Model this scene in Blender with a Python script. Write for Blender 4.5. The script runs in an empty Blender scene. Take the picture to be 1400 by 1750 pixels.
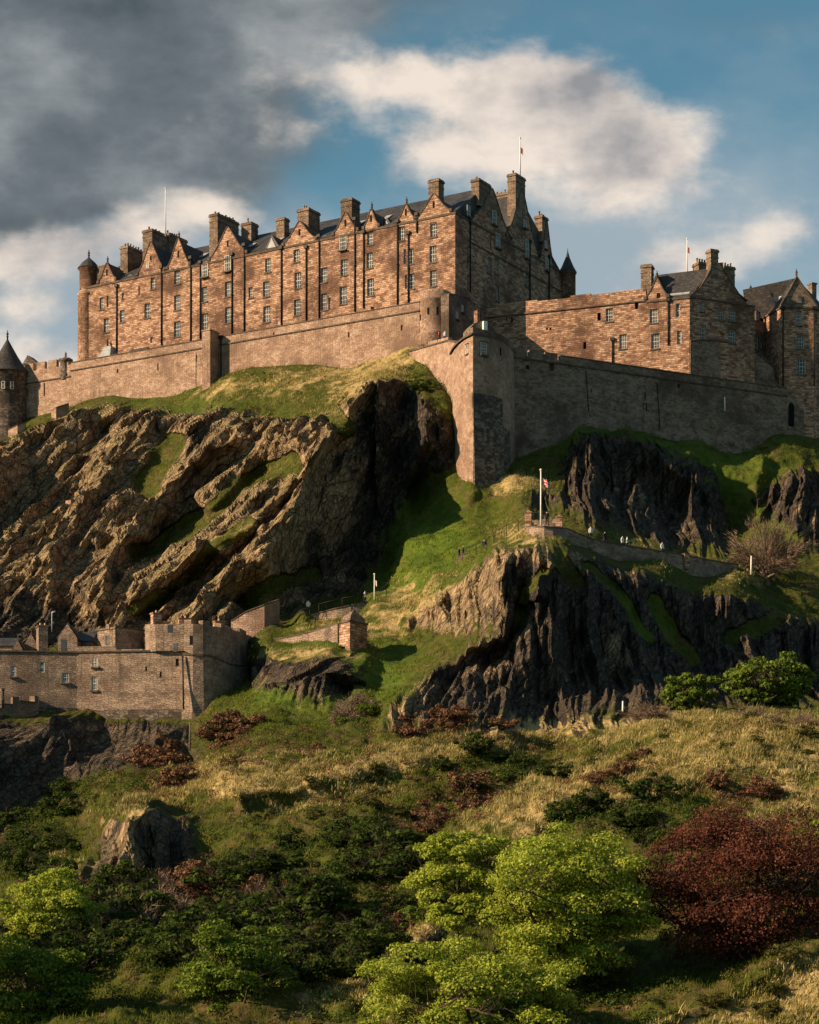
import bpy, bmesh, math, random
import numpy as np
from mathutils import Vector, Matrix
random.seed(7); rng = np.random.default_rng(7)
R = math.radians
S = bpy.context.scene; COL = S.collection

# ------------------------------------------------------------------ camera
F = 3640.0; CX = 700.0; HY = 1580.0          # focal length and horizon of a 1400x1750 frame; metres elsewhere
cam_d = bpy.data.cameras.new('camera'); cam = bpy.data.objects.new('camera', cam_d); COL.objects.link(cam)
cam_d.sensor_fit = 'VERTICAL'; cam_d.sensor_height = 24; cam_d.lens = F/1750*24
cam_d.shift_y = (HY-875)/1750; cam_d.clip_end = 6000; cam_d.clip_start = 0.5
cam.location = (0, 0, 0); cam.rotation_euler = (R(90), 0, 0)
S.camera = cam
S.view_settings.view_transform = 'Standard'; S.view_settings.look = 'None'
S.view_settings.gamma = 1; S.view_settings.exposure = 0.68

# ------------------------------------------------------------------ sun
SUN_AZ = 251.0      # degrees, direction the light comes from: 270 = from -X, 180 = from -Y (behind camera)
SUN_EL = 26.0
sa = R(SUN_AZ); se = R(SUN_EL)
sdir = Vector((math.sin(sa)*math.cos(se), math.cos(sa)*math.cos(se), math.sin(se)))
sl = bpy.data.lights.new('sun', 'SUN'); sl.energy = 5.0; sl.angle = R(0.5); sl.color = (1.0, 0.72, 0.45)
so = bpy.data.objects.new('sun', sl); COL.objects.link(so)
so.rotation_euler = sdir.to_track_quat('Z', 'Y').to_euler()

# ------------------------------------------------------------------ node helper
class NT:
    def __init__(s, tree): s.t = tree; s.n = tree.nodes; s.l = tree.links
    def new(s, typ, **kw):
        nd = s.n.new(typ)
        for k, v in kw.items():
            if k.startswith('_'): continue
            setattr(nd, k, v)
        return nd
    def set(s, sock, v):
        if hasattr(v, 'links') or isinstance(v, bpy.types.NodeSocket): s.l.new(v, sock)
        elif v is not None:
            if isinstance(v, tuple) and len(v) == 3 and sock.type == 'RGBA': v = v+(1,)
            sock.default_value = v
    def math(s, op, a, b=None, c=None, clamp=False):
        nd = s.n.new('ShaderNodeMath'); nd.operation = op; nd.use_clamp = clamp
        s.set(nd.inputs[0], a)
        if b is not None: s.set(nd.inputs[1], b)
        if c is not None: s.set(nd.inputs[2], c)
        return nd.outputs[0]
    def mix(s, f, a, b, mode='MIX'):
        nd = s.n.new('ShaderNodeMix'); nd.data_type = 'RGBA'; nd.blend_type = mode
        s.set(nd.inputs[0], f); s.set(nd.inputs[6], a); s.set(nd.inputs[7], b)
        return nd.outputs[2]
    def noise(s, vec, scale, detail=4, rough=0.55, dist=0.0, col=False):
        nd = s.n.new('ShaderNodeTexNoise'); s.set(nd.inputs['Vector'], vec)
        nd.inputs['Scale'].default_value = scale; nd.inputs['Detail'].default_value = detail
        nd.inputs['Roughness'].default_value = rough; nd.inputs['Distortion'].default_value = dist
        return nd.outputs[1 if col else 0]
    def ramp(s, fac, stops, interp='LINEAR'):
        nd = s.n.new('ShaderNodeValToRGB'); s.set(nd.inputs[0], fac); e = nd.color_ramp; e.interpolation = interp
        while len(e.elements) > 1: e.elements.remove(e.elements[-1])
        for i, (p, c) in enumerate(stops):
            el = e.elements[0] if i == 0 else e.elements.new(p)
            el.position = p; el.color = tuple(c)+(1,) if len(c) == 3 else c
        return nd.outputs[0]
    def step(s, x, a, b):
        nd = s.n.new('ShaderNodeMapRange'); nd.interpolation_type = 'SMOOTHSTEP'
        s.set(nd.inputs[0], x); nd.inputs[1].default_value = a; nd.inputs[2].default_value = b
        return nd.outputs[0]
    def mapping(s, vec, scale=(1,1,1), rot=(0,0,0), loc=(0,0,0)):
        nd = s.n.new('ShaderNodeMapping'); s.set(nd.inputs[0], vec)
        nd.inputs['Scale'].default_value = scale; nd.inputs['Rotation'].default_value = rot; nd.inputs['Location'].default_value = loc
        return nd.outputs[0]

# ------------------------------------------------------------------ sky
W = bpy.data.worlds.new('World'); S.world = W; W.use_nodes = True
wt = NT(W.node_tree); W.node_tree.nodes.clear()
def build_sky():
    t = wt
    sky = t.new('ShaderNodeTexSky', sky_type='NISHITA', sun_disc=False)
    sky.sun_elevation = R(SUN_EL); sky.sun_rotation = R(SUN_AZ)
    sky.air_density = 1.0; sky.dust_density = 0.6; sky.ozone_density = 2.0
    tc = t.new('ShaderNodeTexCoord'); sep = t.new('ShaderNodeSeparateXYZ'); t.l.new(tc.outputs['Generated'], sep.inputs[0])
    y = t.math('MAXIMUM', sep.outputs[1], 0.12)
    u = t.math('DIVIDE', sep.outputs[0], y); v = t.math('DIVIDE', sep.outputs[2], y)
    cmb = t.new('ShaderNodeCombineXYZ'); t.set(cmb.inputs[0], u); t.set(cmb.inputs[1], v)
    vec = cmb.outputs[0]
    # domain warp, so that the cloud banks get ragged edges
    wcol = t.noise(vec, 9.0, 5, 0.55, 0, True)
    w2 = t.new('ShaderNodeVectorMath', operation='SUBTRACT'); t.l.new(wcol, w2.inputs[0]); w2.inputs[1].default_value = (.5, .5, .5)
    w3 = t.new('ShaderNodeVectorMath', operation='SCALE'); t.l.new(w2.outputs[0], w3.inputs[0]); w3.inputs['Scale'].default_value = 0.06
    w4 = t.new('ShaderNodeVectorMath', operation='ADD'); t.l.new(vec, w4.inputs[0]); t.l.new(w3.outputs[0], w4.inputs[1])
    ws = t.new('ShaderNodeSeparateXYZ'); t.l.new(w4.outputs[0], ws.inputs[0]); wu, wv = ws.outputs[0], ws.outputs[1]
    def blob(px, py, rx, ry, amp, rot=0.0):
        cu, cv = (px-CX)/F, (HY-py)/F
        du = t.math('SUBTRACT', wu, cu); dv = t.math('SUBTRACT', wv, cv)
        c, s_ = math.cos(R(rot)), math.sin(R(rot))
        a = t.math('ADD', t.math('MULTIPLY', du, c), t.math('MULTIPLY', dv, s_))
        b = t.math('SUBTRACT', t.math('MULTIPLY', dv, c), t.math('MULTIPLY', du, s_))
        a = t.math('DIVIDE', a, rx/F); b = t.math('DIVIDE', b, ry/F)
        d = t.math('ADD', t.math('MULTIPLY', a, a), t.math('MULTIPLY', b, b))
        g = t.math('POWER', 2.718, t.math('MULTIPLY', d, -1.0))
        return t.math('MULTIPLY', g, amp)
    def total(bl):
        o = None
        for b in bl:
            g = blob(*b); o = g if o is None else t.math('ADD', o, g)
        return o
    n1 = t.noise(t.mapping(vec, (1, 1.5, 1)), 11, 7, 0.55)
    n2 = t.noise(t.mapping(vec, (1, 1.6, 1), loc=(3.1, 1.7, 0)), 28, 6, 0.6)
    # white cumulus
    nn = t.math('ADD', t.math('MULTIPLY', t.math('SUBTRACT', n1, .5), 1.15), t.math('MULTIPLY', t.math('SUBTRACT', n2, .5), .95))
    cum = total([(975,205,235,88,1.3,-6),(1078,274,150,62,.75,0),(758,269,110,45,.7,0),(678,142,80,36,.95,0),(898,154,110,34,.5,0),(1198,414,120,42,.75,0),
                 (48,424,150,60,1.0,0),(358,332,70,34,.7,0),(563,369,110,32,.5,8),(1068,504,120,38,.55,0),(48,529,130,36,.6,0),(78,614,180,50,.75,0),
                 (1338,374,90,40,.45,0),(458,194,140,90,.3,0),(228,394,120,50,.6,0),(1378,504,110,40,.35,0)])
    cumf = t.step(t.math('ADD', cum, nn), 0.18, 0.92)
    # grey bank
    gr = total([(60,130,360,190,1.3,0),(330,60,300,130,.9,0),(120,270,270,80,.85,8),(650,10,230,70,.5,0),(-300,200,500,300,1.2,0),(250,-250,500,220,1.0,0),(330,240,160,90,.45,0),(1250,20,200,40,.25,0)])
    grf = t.step(t.math('ADD', gr, t.math('MULTIPLY', nn, .7)), 0.05, 1.15)
    veil = t.step(t.math('ADD', total([(900,60,700,90,.25,0),(600,430,900,150,1.0,0),(1100,620,700,150,.9,0),(100,560,500,150,.9,0),(1150,330,300,120,.7,0),(1300,200,200,150,.35,0)]), t.math('MULTIPLY', nn, .6)), 0.1, 1.3)
    # colours (radiance)
    skyc = t.mix(1.0, sky.outputs[0], (0.050, 0.073, 0.063), 'MULTIPLY')
    # inside a cloud: bright towards the light, grey towards the base
    shade = t.math('ADD', t.math('MULTIPLY', t.noise(t.mapping(vec, (1, 1.3, 1), loc=(0.02, -0.012, 0)), 13, 5, 0.5), 0.9), t.math('MULTIPLY', n2, .3))
    ccol = t.ramp(shade, [(0.40, (0.20, 0.195, 0.20)), (0.53, (0.40, 0.355, 0.325)), (0.65, (0.60, 0.515, 0.44))])
    gcol = t.ramp(n1, [(0.28, (0.045, 0.060, 0.070)), (0.48, (0.095, 0.113, 0.125)), (0.66, (0.20, 0.215, 0.225))])
    c = t.mix(t.math('MULTIPLY', veil, .8), skyc, (0.25, 0.29, 0.32))
    c = t.mix(grf, c, gcol)
    c = t.mix(t.math('MULTIPLY', cumf, .9), c, ccol)
    # only the part of the sky dome the clouds live in
    front = t.step(sep.outputs[1], 0.1, 0.45)
    c = t.mix(front, t.mix(0.35, skyc, (0.125, 0.125, 0.125)), c)
    up = t.step(sep.outputs[2], -0.05, 0.0)
    c = t.mix(up, (0.03, 0.035, 0.03), c)
    bg = t.new('ShaderNodeBackground'); t.l.new(c, bg.inputs[0]); bg.inputs[1].default_value = 1.0
    out = t.new('ShaderNodeOutputWorld'); t.l.new(bg.outputs[0], out.inputs[0])
build_sky()

# ------------------------------------------------------------------ materials
MATS = {}
def newmat(name):
    m = bpy.data.materials.new(name); m.use_nodes = True; m.node_tree.nodes.clear(); t = NT(m.node_tree)
    bs = t.new('ShaderNodeBsdfPrincipled'); out = t.new('ShaderNodeOutputMaterial'); t.l.new(bs.outputs[0], out.inputs[0])
    bs.inputs['Specular IOR Level'].default_value = 0.25
    MATS[name] = m; return m, t, bs
def bump(t, bs, h, dist, strength=1.0):
    b = t.new('ShaderNodeBump'); b.inputs['Distance'].default_value = dist; b.inputs['Strength'].default_value = strength
    t.set(b.inputs['Height'], h); t.l.new(b.outputs[0], bs.inputs['Normal'])

def masonry(name, cols, bw=0.72, bh=0.27, dark=0.5, mortar=0.035, grime=0.5, sm=(.6, 1.35), bc=.34, rub=False):
    m, t, bs = newmat(name)
    uv = t.new('ShaderNodeUVMap').outputs[0]; geo = t.new('ShaderNodeNewGeometry').outputs['Position']
    wob = t.noise(uv, 0.7, 3, .5, 0, True)
    uvw = t.mix(0.06, uv, wob, 'ADD')
    if rub:        # random rubble: irregular stones, roughly coursed
        mp = t.mapping(t.mix(.25, uv, t.noise(uv, 1.3, 3, .6, 0, True), 'ADD'), (1/bw, 1/bh, 1))
        vo = t.new('ShaderNodeTexVoronoi', feature='F1', voronoi_dimensions='2D'); t.l.new(mp, vo.inputs['Vector']); vo.inputs['Scale'].default_value = 1; vo.inputs['Randomness'].default_value = .8
        ve = t.new('ShaderNodeTexVoronoi', feature='DISTANCE_TO_EDGE', voronoi_dimensions='2D'); t.l.new(mp, ve.inputs['Vector']); ve.inputs['Scale'].default_value = 1; ve.inputs['Randomness'].default_value = .8
        sc = t.new('ShaderNodeSeparateColor'); t.l.new(vo.outputs['Color'], sc.inputs[0])
        class BR: outputs = [sc.outputs[0], t.math('SUBTRACT', 1.0, t.step(ve.outputs[0], 0.0, .11))]
        br = BR
    else:
      br = t.new('ShaderNodeTexBrick'); t.l.new(uvw, br.inputs['Vector'])
      br.inputs['Scale'].default_value = 1.0; br.inputs['Brick Width'].default_value = bw; br.inputs['Row Height'].default_value = bh
      br.inputs['Mortar Size'].default_value = mortar; br.inputs['Mortar Smooth'].default_value = 0.6; br.inputs['Bias'].default_value = 0.0
      br.inputs['Color1'].default_value = (0, 0, 0, 1); br.inputs['Color2'].default_value = (1, 1, 1, 1); br.inputs['Mortar'].default_value = (.5, .5, .5, 1)
      br.offset = 0.5; br.squash = 0.7; br.squash_frequency = 3
    bl = t.noise(t.mapping(uv, (sm[0], sm[1], 1)), 1.0, 6, .66)                # long smears of colour along the courses
    f = t.math('ADD', t.math('MULTIPLY', br.outputs[0], bc), t.math('MULTIPLY', bl, 1.16-bc))
    c = t.ramp(f, [(0.30, cols[0]), (0.46, cols[1]), (0.58, cols[2]), (0.74, cols[3])])
    big = t.noise(geo, 0.13, 6, .68)
    c = t.mix(t.step(big, .46, .66), c, tuple(x*dark for x in cols[1]))
    streak = t.noise(t.mapping(uv, (1.1, .08, 1)), 1.0, 4, .6)
    c = t.mix(t.math('MULTIPLY', t.step(streak, .56, .78), grime), c, (0.035, 0.028, 0.024))
    c = t.mix(t.math('MULTIPLY', br.outputs[1], .22 if rub else .4), c, tuple(x*.55 for x in cols[0]))
    t.l.new(c, bs.inputs['Base Color']); bs.inputs['Roughness'].default_value = .92
    h = t.math('SUBTRACT', t.math('ADD', t.math('MULTIPLY', bl, 1.2), t.math('MULTIPLY', br.outputs[0], .5)), t.math('MULTIPLY', br.outputs[1], .9))
    bump(t, bs, h, 0.12, .8)
    return m
masonry('sandstone', [(0.09,.048,.037),(0.24,.132,.09),(0.39,.232,.155),(0.58,.385,.27)], grime=.6)
masonry('rubble', [(0.19,.12,.09),(0.32,.205,.15),(0.40,.27,.20),(0.52,.38,.29)], .42, .23, .72, .03, .5, (.5, .8), .24, True)
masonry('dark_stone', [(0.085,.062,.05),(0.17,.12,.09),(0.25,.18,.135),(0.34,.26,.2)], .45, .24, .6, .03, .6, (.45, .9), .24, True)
masonry('bare_stone', [(0.055,.045,.04),(0.095,.075,.063),(0.145,.112,.09),(0.25,.205,.17)], .55, .26, .6, .03, .6, (.6, 1.2), .4, True)
def plain(name, col, rough=.8, var=.25, scale=1.5, metal=0.0, spec=None):
    m, t, bs = newmat(name); geo = t.new('ShaderNodeNewGeometry').outputs['Position']
    n = t.noise(geo, scale, 5, .6)
    c = t.ramp(n, [(.3, tuple(x*(1-var) for x in col)), (.7, tuple(min(1, x*(1+var)) for x in col))])
    t.l.new(c, bs.inputs['Base Color']); bs.inputs['Roughness'].default_value = rough; bs.inputs['Metallic'].default_value = metal
    if spec is not None: bs.inputs['Specular IOR Level'].default_value = spec
    return m
def slate():
    m, t, bs = newmat('slate')
    uv = t.new('ShaderNodeUVMap').outputs[0]
    br = t.new('ShaderNodeTexBrick'); t.l.new(uv, br.inputs['Vector']); br.inputs['Scale'].default_value = 1
    br.inputs['Brick Width'].default_value = .5; br.inputs['Row Height'].default_value = .3; br.inputs['Mortar Size'].default_value = .03
    br.inputs['Color1'].default_value = (0, 0, 0, 1); br.inputs['Color2'].default_value = (1, 1, 1, 1)
    n = t.noise(t.mapping(uv, (1, .25, 1)), .6, 5, .6)
    f = t.math('ADD', t.math('MULTIPLY', br.outputs[0], .35), t.math('MULTIPLY', n, .7))
    c = t.ramp(f, [(.25, (.022, .022, .026)), (.55, (.05, .047, .048)), (.8, (.10, .088, .075))])
    t.l.new(c, bs.inputs['Base Color']); bs.inputs['Roughness'].default_value = .55
    bump(t, bs, f, .05)
slate()
plain('lead', (.30, .32, .34), .5, .3, 2)
plain('cope', (.10, .075, .06), .95, .5, 1.2)
plain('sash', (.48, .46, .43), .6, .15, 1)
plain('iron', (.02, .018, .017), .6, .3, 2)
plain('white_paint', (.8, .78, .74), .5, .08, 2)
plain('pot', (.42, .28, .16), .9, .3, 2)
plain('void', (.006, .006, .007), 1, .2, 2)
plain('bark', (.055, .040, .030), .95, .4, 5)
plain('bark_pale', (.17, .125, .095), .95, .35, 5)
def glass():
    m, t, bs = newmat('glass'); geo = t.new('ShaderNodeNewGeometry').outputs['Position']
    n = t.noise(geo, .35, 3, .6)
    c = t.ramp(n, [(.35, (.02, .022, .026)), (.55, (.07, .068, .066)), (.75, (.26, .24, .21))])   # dark rooms, blinds and curtains behind the glass
    t.l.new(c, bs.inputs['Base Color']); bs.inputs['Roughness'].default_value = .03; bs.inputs['Specular IOR Level'].default_value = .6
glass()

# ------------------------------------------------------------------ numpy noise
def hash3(ix, iy, iz, seed=0):
    h = (ix.astype(np.int64)*73856093) ^ (iy.astype(np.int64)*19349663) ^ (iz.astype(np.int64)*83492791) ^ (seed*2654435761 & 0x7fffffff)
    h = (h ^ (h >> 13)) * 1274126177 & 0x7fffffff
    h = (h ^ (h >> 15)) * 668265263 & 0x7fffffff
    h = h ^ (h >> 14)
    return (h & 0xffffff)/float(0x1000000)
def vnoise(p, seed=0):
    i = np.floor(p); f = p-i; f = f*f*f*(f*(f*6-15)+10); i = i.astype(np.int64); o = 0
    for dx in (0, 1):
        for dy in (0, 1):
            for dz in (0, 1):
                w = (f[:, 0] if dx else 1-f[:, 0])*(f[:, 1] if dy else 1-f[:, 1])*(f[:, 2] if dz else 1-f[:, 2])
                o = o+w*hash3(i[:, 0]+dx, i[:, 1]+dy, i[:, 2]+dz, seed)
    return o*2-1
def fbm(p, oct=4, seed=0, gain=.5):
    o = 0; a = 1; s = 0
    for k in range(oct):
        o = o+a*vnoise(p*2**k+17.3*k, seed+k); s += a; a *= gain
    return o/s
def facets(p, seed=0, tilt=1.0, k=26.0):
    """cellular noise, every cell a randomly tilted plane, blended over a narrow seam: the facets of broken rock"""
    i = np.floor(p).astype(np.int64); W_ = np.zeros(len(p)); V_ = np.zeros(len(p))
    for dx in (-1, 0, 1):
        for dy in (-1, 0, 1):
            for dz in (-1, 0, 1):
                cx, cy, cz = i[:, 0]+dx, i[:, 1]+dy, i[:, 2]+dz
                ox = p[:, 0]-(cx+hash3(cx, cy, cz, seed+1)); oy = p[:, 1]-(cy+hash3(cx, cy, cz, seed+2)); oz = p[:, 2]-(cz+hash3(cx, cy, cz, seed+3))
                w = np.exp(-k*(ox*ox+oy*oy+oz*oz))+1e-12
                v = (hash3(cx, cy, cz, seed+4)-.5)+tilt*((hash3(cx, cy, cz, seed+5)-.5)*ox+(hash3(cx, cy, cz, seed+6)-.5)*oy+(hash3(cx, cy, cz, seed+7)-.5)*oz)
                W_ += w; V_ += w*v
    return V_/W_

# ------------------------------------------------------------------ world from the survey of the photograph
def P(px, py, Y): return Vector(((px-CX)/F*Y, Y, (HY-py)/F*Y))

# ------------------------------------------------------------------ terrain
CTRL = [(770,640,297),(808,760,287),(808,700,295),(850,760,288),(850,700,296),(885,740,290),(950,700,293),(1000,670,300),(1100,690,306),(1200,710,311),(1280,730,314),(1400,710,318),(0,715,348),(150,655,345),(330,635,333),(600,595,318),(480,590,326),(697,580,308),(-500,800,350),(-300,800,347),(-100,770,341),(0,752,340),(45,722,340),(100,714,337),(150,692,334),(200,687,331),(280,690,326),(330,670,322.5),(375,652,319.5),
(420,634,318),(480,628,315),(540,626,312),(600,632,308.5),(650,616,305.5),(697,604,301.8),(690,640,297),(710,632,296),(725,632,292.5),(742,655,288),(757,675,284),(768,700,281),(768,760,280),(768,820,279),(808,832,274),(840,835,275),(885,795,281),(950,745,288),
(1000,710,291),(1100,730,294),(1200,752,298),(1280,770,301.5),(1320,744,303.5),(1400,747,308),(1600,800,320),(1950,850,335),
(650,662,285),(620,700,280),(580,745,274),(545,820,269),(500,900,263),(470,960,258),(455,1030,254),(430,1078,250),
(700,700,292),(745,760,284),(710,850,286),(650,900,283),(640,980,276),(600,1012,270),(540,1038,264),(490,1050,258),
(760,870,275),(860,870,268.5),(700,930,266),(665,1000,259),(760,960,257.5),(705,1008,253),(850,900,263),(870,830,273.5),(900,840,271),
(0,800,325),(0,900,305),(0,1000,280),(0,1070,268),(150,800,313),(150,950,285),(150,1060,266),(300,760,306),(300,850,293),(300,950,275),(300,1040,259),
(450,750,297),(450,850,277),(400,900,270),(400,1000,258),(500,690,299),(560,680,296),(0,1110,250),(200,1110,248),(400,1110,244),
(-300,900,325),(-300,1000,295),(-300,1110,262),(-300,1250,215),(-500,1250,220),(-500,1000,300),
(900,850,266),(950,800,281),(930,870,268),(1050,750,289),(1050,860,279),(1150,800,288),(1150,905,282),(1250,915,287),(1250,820,293),(1350,850,291),(1400,950,280),(1310,990,264),(1400,1000,266),
(920,930,231),(1000,950,235),(1130,968,243),(1260,988,250),(905,905,238),(905,890,243),(905,870,257),(1000,905,249),(1130,940,254),(1260,965,260),
(960,960,226),(940,1050,220),(900,1150,215),(880,1225,210),(960,1228,213),(1050,1000,233),(1050,1100,228),(1050,1195,220),(1150,1020,241),(1150,1100,236),(1150,1175,228),
(1250,1050,245),(1250,1150,236),(1350,1050,253),(1350,1150,243),(1400,1195,236),(1600,1000,280),(1600,1200,230),(1950,1100,260),
(850,950,233),(800,1000,236),(730,1040,242),(800,1080,227),(850,1100,220),(780,1130,221),(700,1200,208),(680,1230,204),(760,1230,204),
(440,1088,244),(520,1050,249),(640,1025,250),(740,990,248),(790,965,246),(890,910,239),
(450,1100,238),(560,1080,240),(480,1135,231),(580,1100,232),(600,1130,227),(500,1190,222),(600,1170,222),(700,1090,236),(650,1140,229),(700,1130,230),(640,1190,218),(560,1230,211),(460,1210,214),(430,1245,207),
(0,1243,226),(100,1245,227),(200,1250,228),(320,1256,226),(370,1200,229),(430,1168,239),(0,1200,235),(200,1200,236),(330,1200,236),(400,1140,246),(0,1290,220),(200,1295,221),(320,1300,217),(410,1250,217),
(0,1400,207),(150,1400,198),(60,1460,180),(300,1345,196),(-300,1400,190),
(140,1492,160),(200,1400,169),(240,1382,170),(400,1342,178),(560,1322,182),(700,1290,189),(850,1252,197),(1000,1237,200),(1100,1222,202),(1250,1232,197),(1400,1232,196),
(215,1440,165),(300,1400,173),(310,1490,164),(450,1400,170),(600,1400,168),(750,1350,177),(800,1420,162),(900,1350,173),(1000,1400,159),(1100,1330,169),(1250,1330,166),(1400,1320,165),(1300,1400,151),(1400,1450,142),
(450,1500,155),(600,1500,150),(700,1450,157),(0,1550,152),(100,1600,142),(300,1600,141),(500,1600,138),(650,1650,128),(600,1750,116),(700,1700,120),(0,1750,120),(300,1750,118),(900,1700,119),(1100,1650,121),(1300,1700,112),
(1400,1640,116),(1400,1750,108),(1000,1750,111),(1200,1600,126),(-300,1600,150),(-500,1800,118),(-300,1800,115),(200,1900,100),(700,1900,96),(1200,1900,94),(1700,1300,175),(1700,1500,140),(1700,1700,115),(1900,1850,100),(1950,1400,160)]
CTRL = np.array(CTRL, float)
def rbf_fit(pts, c=9.0, lam=0.4):
    A = pts[:, :2]; n = len(A)
    d = np.sqrt(((A[:, None]-A[None])**2).sum(-1)+c*c)
    M = np.zeros((n+3, n+3)); M[:n, :n] = -d+lam*np.eye(n)*-1; M[:n, n:] = np.c_[np.ones(n), A/1000]; M[n:, :n] = M[:n, n:].T
    w = np.linalg.solve(M, np.r_[pts[:, 2], 0, 0, 0])
    def ev(x, y):
        o = np.empty(len(x))
        for k in range(0, len(x), 40000):
            xx, yy = x[k:k+40000], y[k:k+40000]
            dd = np.sqrt((xx[:, None]-A[None, :, 0])**2+(yy[:, None]-A[None, :, 1])**2+c*c)
            o[k:k+40000] = -dd@w[:n]+w[n]+w[n+1]*xx/1000+w[n+2]*yy/1000
        return o
    return ev
D0 = rbf_fit(CTRL)
# ridges of the crags: (polyline, height m, width on the sunny side, width on the dropping side)
RIDGES = [
 ([(650,660),(600,720),(560,780),(545,830),(520,880),(480,940),(462,1000),(458,1060)], 3.0, 60, 16),
 ([(600,725),(540,790),(470,850),(420,905),(330,960),(230,1020),(130,1085)], 4.5, 40, 18),
 ([(470,700),(400,760),(330,800),(290,870),(240,920),(200,960),(175,1020),(150,1060)], 4.5, 42, 16),
 ([(530,755),(450,770),(400,830),(340,885)], 3.0, 30, 14),
 ([(330,700),(260,725),(215,780),(190,830),(150,880),(115,930),(95,1000),(70,1060)], 3.6, 34, 14),
 ([(230,690),(160,730),(120,790),(80,850),(50,900),(10,960)], 3.2, 30, 12),
 ([(130,720),(70,770),(30,830),(0,870),(-60,950)], 3.0, 30, 14),
 ([(110,940),(60,1000),(20,1060)], 2.5, 25, 12),
 ([(360,930),(300,985),(230,1050),(200,1090)], 3.0, 30, 12),
 ([(430,950),(390,1010),(340,1060),(310,1090)], 3.4, 40, 14),
 ([(905,925),(870,960),(855,1010),(870,1060),(855,1090),(800,1120),(740,1165),(700,1205),(672,1238)], 3.4, 40, 16),
 ([(985,935),(955,970),(930,1010),(925,1045)], 2.6, 26, 12),
 ([(850,935),(800,985),(750,1030),(690,1060)], 1.8, 30, 14),
 ([(1120,965),(1190,1000),(1300,1040),(1400,1100)], 1.2, 20, 14),
 ([(260,1380),(235,1410),(235,1450),(232,1500)], 2.4, 34, 12),
 ([(190,1405),(160,1450),(135,1500)], 1.2, 18, 8),
 ([(740,780),(700,850),(690,900)], 1.4, 16, 8),
 ([(905,850),(970,860),(1040,930)], 1.5, 20, 14),
 ([(1050,750),(1130,790),(1210,860),(1240,930)], 2.0, 22, 16),
 ([(1310,770),(1290,830),(1300,900)], 1.6, 18, 12),
 ([(1480,1270),(1400,1288),(1300,1300),(1200,1338),(1050,1380),(930,1420),(850,1455)], 2.6, 46, 20),
 ([(1250,1240),(1100,1250),(1000,1262),(850,1285),(700,1312),(560,1336),(400,1352),(262,1386)], 2.4, 34, 16),
 ([(1480,1590),(1400,1625),(1300,1662),(1150,1722),(1080,1765)], 1.8, 40, 20),
 ([(770,1560),(700,1630),(640,1690),(560,1765)], 1.8, 34, 18),
 ([(1000,1330),(880,1345),(760,1380),(640,1410),(540,1440)], 1.6, 26, 16),
 ([(590,1140),(610,1090),(625,1130),(615,1180)], 0.6, 10, 8)]
GULLIES = [([(640,700),(600,760),(540,810)], 2.0, 22), ([(440,810),(390,860),(320,915),(240,965)], 3.2, 26), ([(300,770),(270,810),(240,850)], 2.2, 20), ([(700,860),(655,930),(640,1000)], 1.5, 22),
 ([(440,930),(350,990),(260,1060)], 1.2, 18), ([(980,940),(975,1010),(960,1080)], .8, 14), ([(200,1260),(90,1340),(0,1430)], 1.6, 30)]
def polydist(x, y, pl):
    """distance to a polyline; sign > 0 on its right-hand (picture lower-right) side"""
    bd = np.full(len(x), 1e9); sg = np.zeros(len(x)); tt = np.zeros(len(x)); n = len(pl)-1
    for k in range(n):
        (x0, y0), (x1, y1) = pl[k], pl[k+1]; dx, dy = x1-x0, y1-y0; L2 = dx*dx+dy*dy
        t = np.clip(((x-x0)*dx+(y-y0)*dy)/L2, 0, 1); ex, ey = x-(x0+t*dx), y-(y0+t*dy)
        d = np.hypot(ex, ey); m = d < bd
        bd = np.where(m, d, bd); sg = np.where(m, np.sign(-(dx*ey-dy*ex)), sg); tt = np.where(m, (k+t)/n, tt)
    return bd, sg, tt
def inpoly(x, y, poly):
    c = np.zeros(len(x), bool); n = len(poly)
    for i in range(n):
        x0, y0 = poly[i]; x1, y1 = poly[(i+1) % n]
        m = ((y0 > y) != (y1 > y)) & (x < (x1-x0)*(y-y0)/((y1-y0) or 1e-9)+x0); c ^= m
    return c
def softpoly(x, y, poly, w):
    d, _, _ = polydist(x, y, poly+[poly[0]]); s = np.where(inpoly(x, y, poly), d, -d)
    return np.clip(s/w*.5+.5, 0, 1)
def sstep(x, a, b):
    t = np.clip((x-a)/(b-a), 0, 1); return t*t*(3-2*t)
ROCKS = [
 [(-600,740),(45,745),(110,715),(190,690),(300,705),(370,700),(440,722),(500,720),(575,690),(640,655),(700,665),(770,740),(765,800),(700,845),(645,920),(637,1015),(480,1055),(430,1100),(0,1120),(-600,1150)],
 [(960,790),(1000,745),(1060,740),(1140,765),(1210,810),(1235,880),(1262,955),(1130,945),(1010,905),(955,885),(890,880),(905,850),(960,850)],
 [(1290,860),(1330,820),(1420,800),(1700,840),(1700,1000),(1420,960),(1330,900)],
 [(905,925),(960,945),(1010,950),(1060,965),(1130,990),(1180,1010),(1240,1015),(1310,1040),(1450,1110),(1500,1200),(1380,1215),(1230,1215),(1130,1225),(960,1248),(660,1248),(690,1200),(795,1112),(835,1080),(780,1085),(700,1065),(740,1030),(800,985),(850,935)],
 [(-600,1222),(0,1224),(335,1228),(345,1290),(230,1335),(90,1340),(40,1400),(0,1470),(-600,1560)],
 [(132,1508),(165,1440),(200,1405),(255,1380),(335,1400),(345,1490),(235,1512)],
 [(436,1142),(590,1118),(622,1120),(622,1185),(560,1212),(440,1185)],
 [(690,1665),(700,1625),(745,1610),(760,1640),(720,1680)]]
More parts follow.
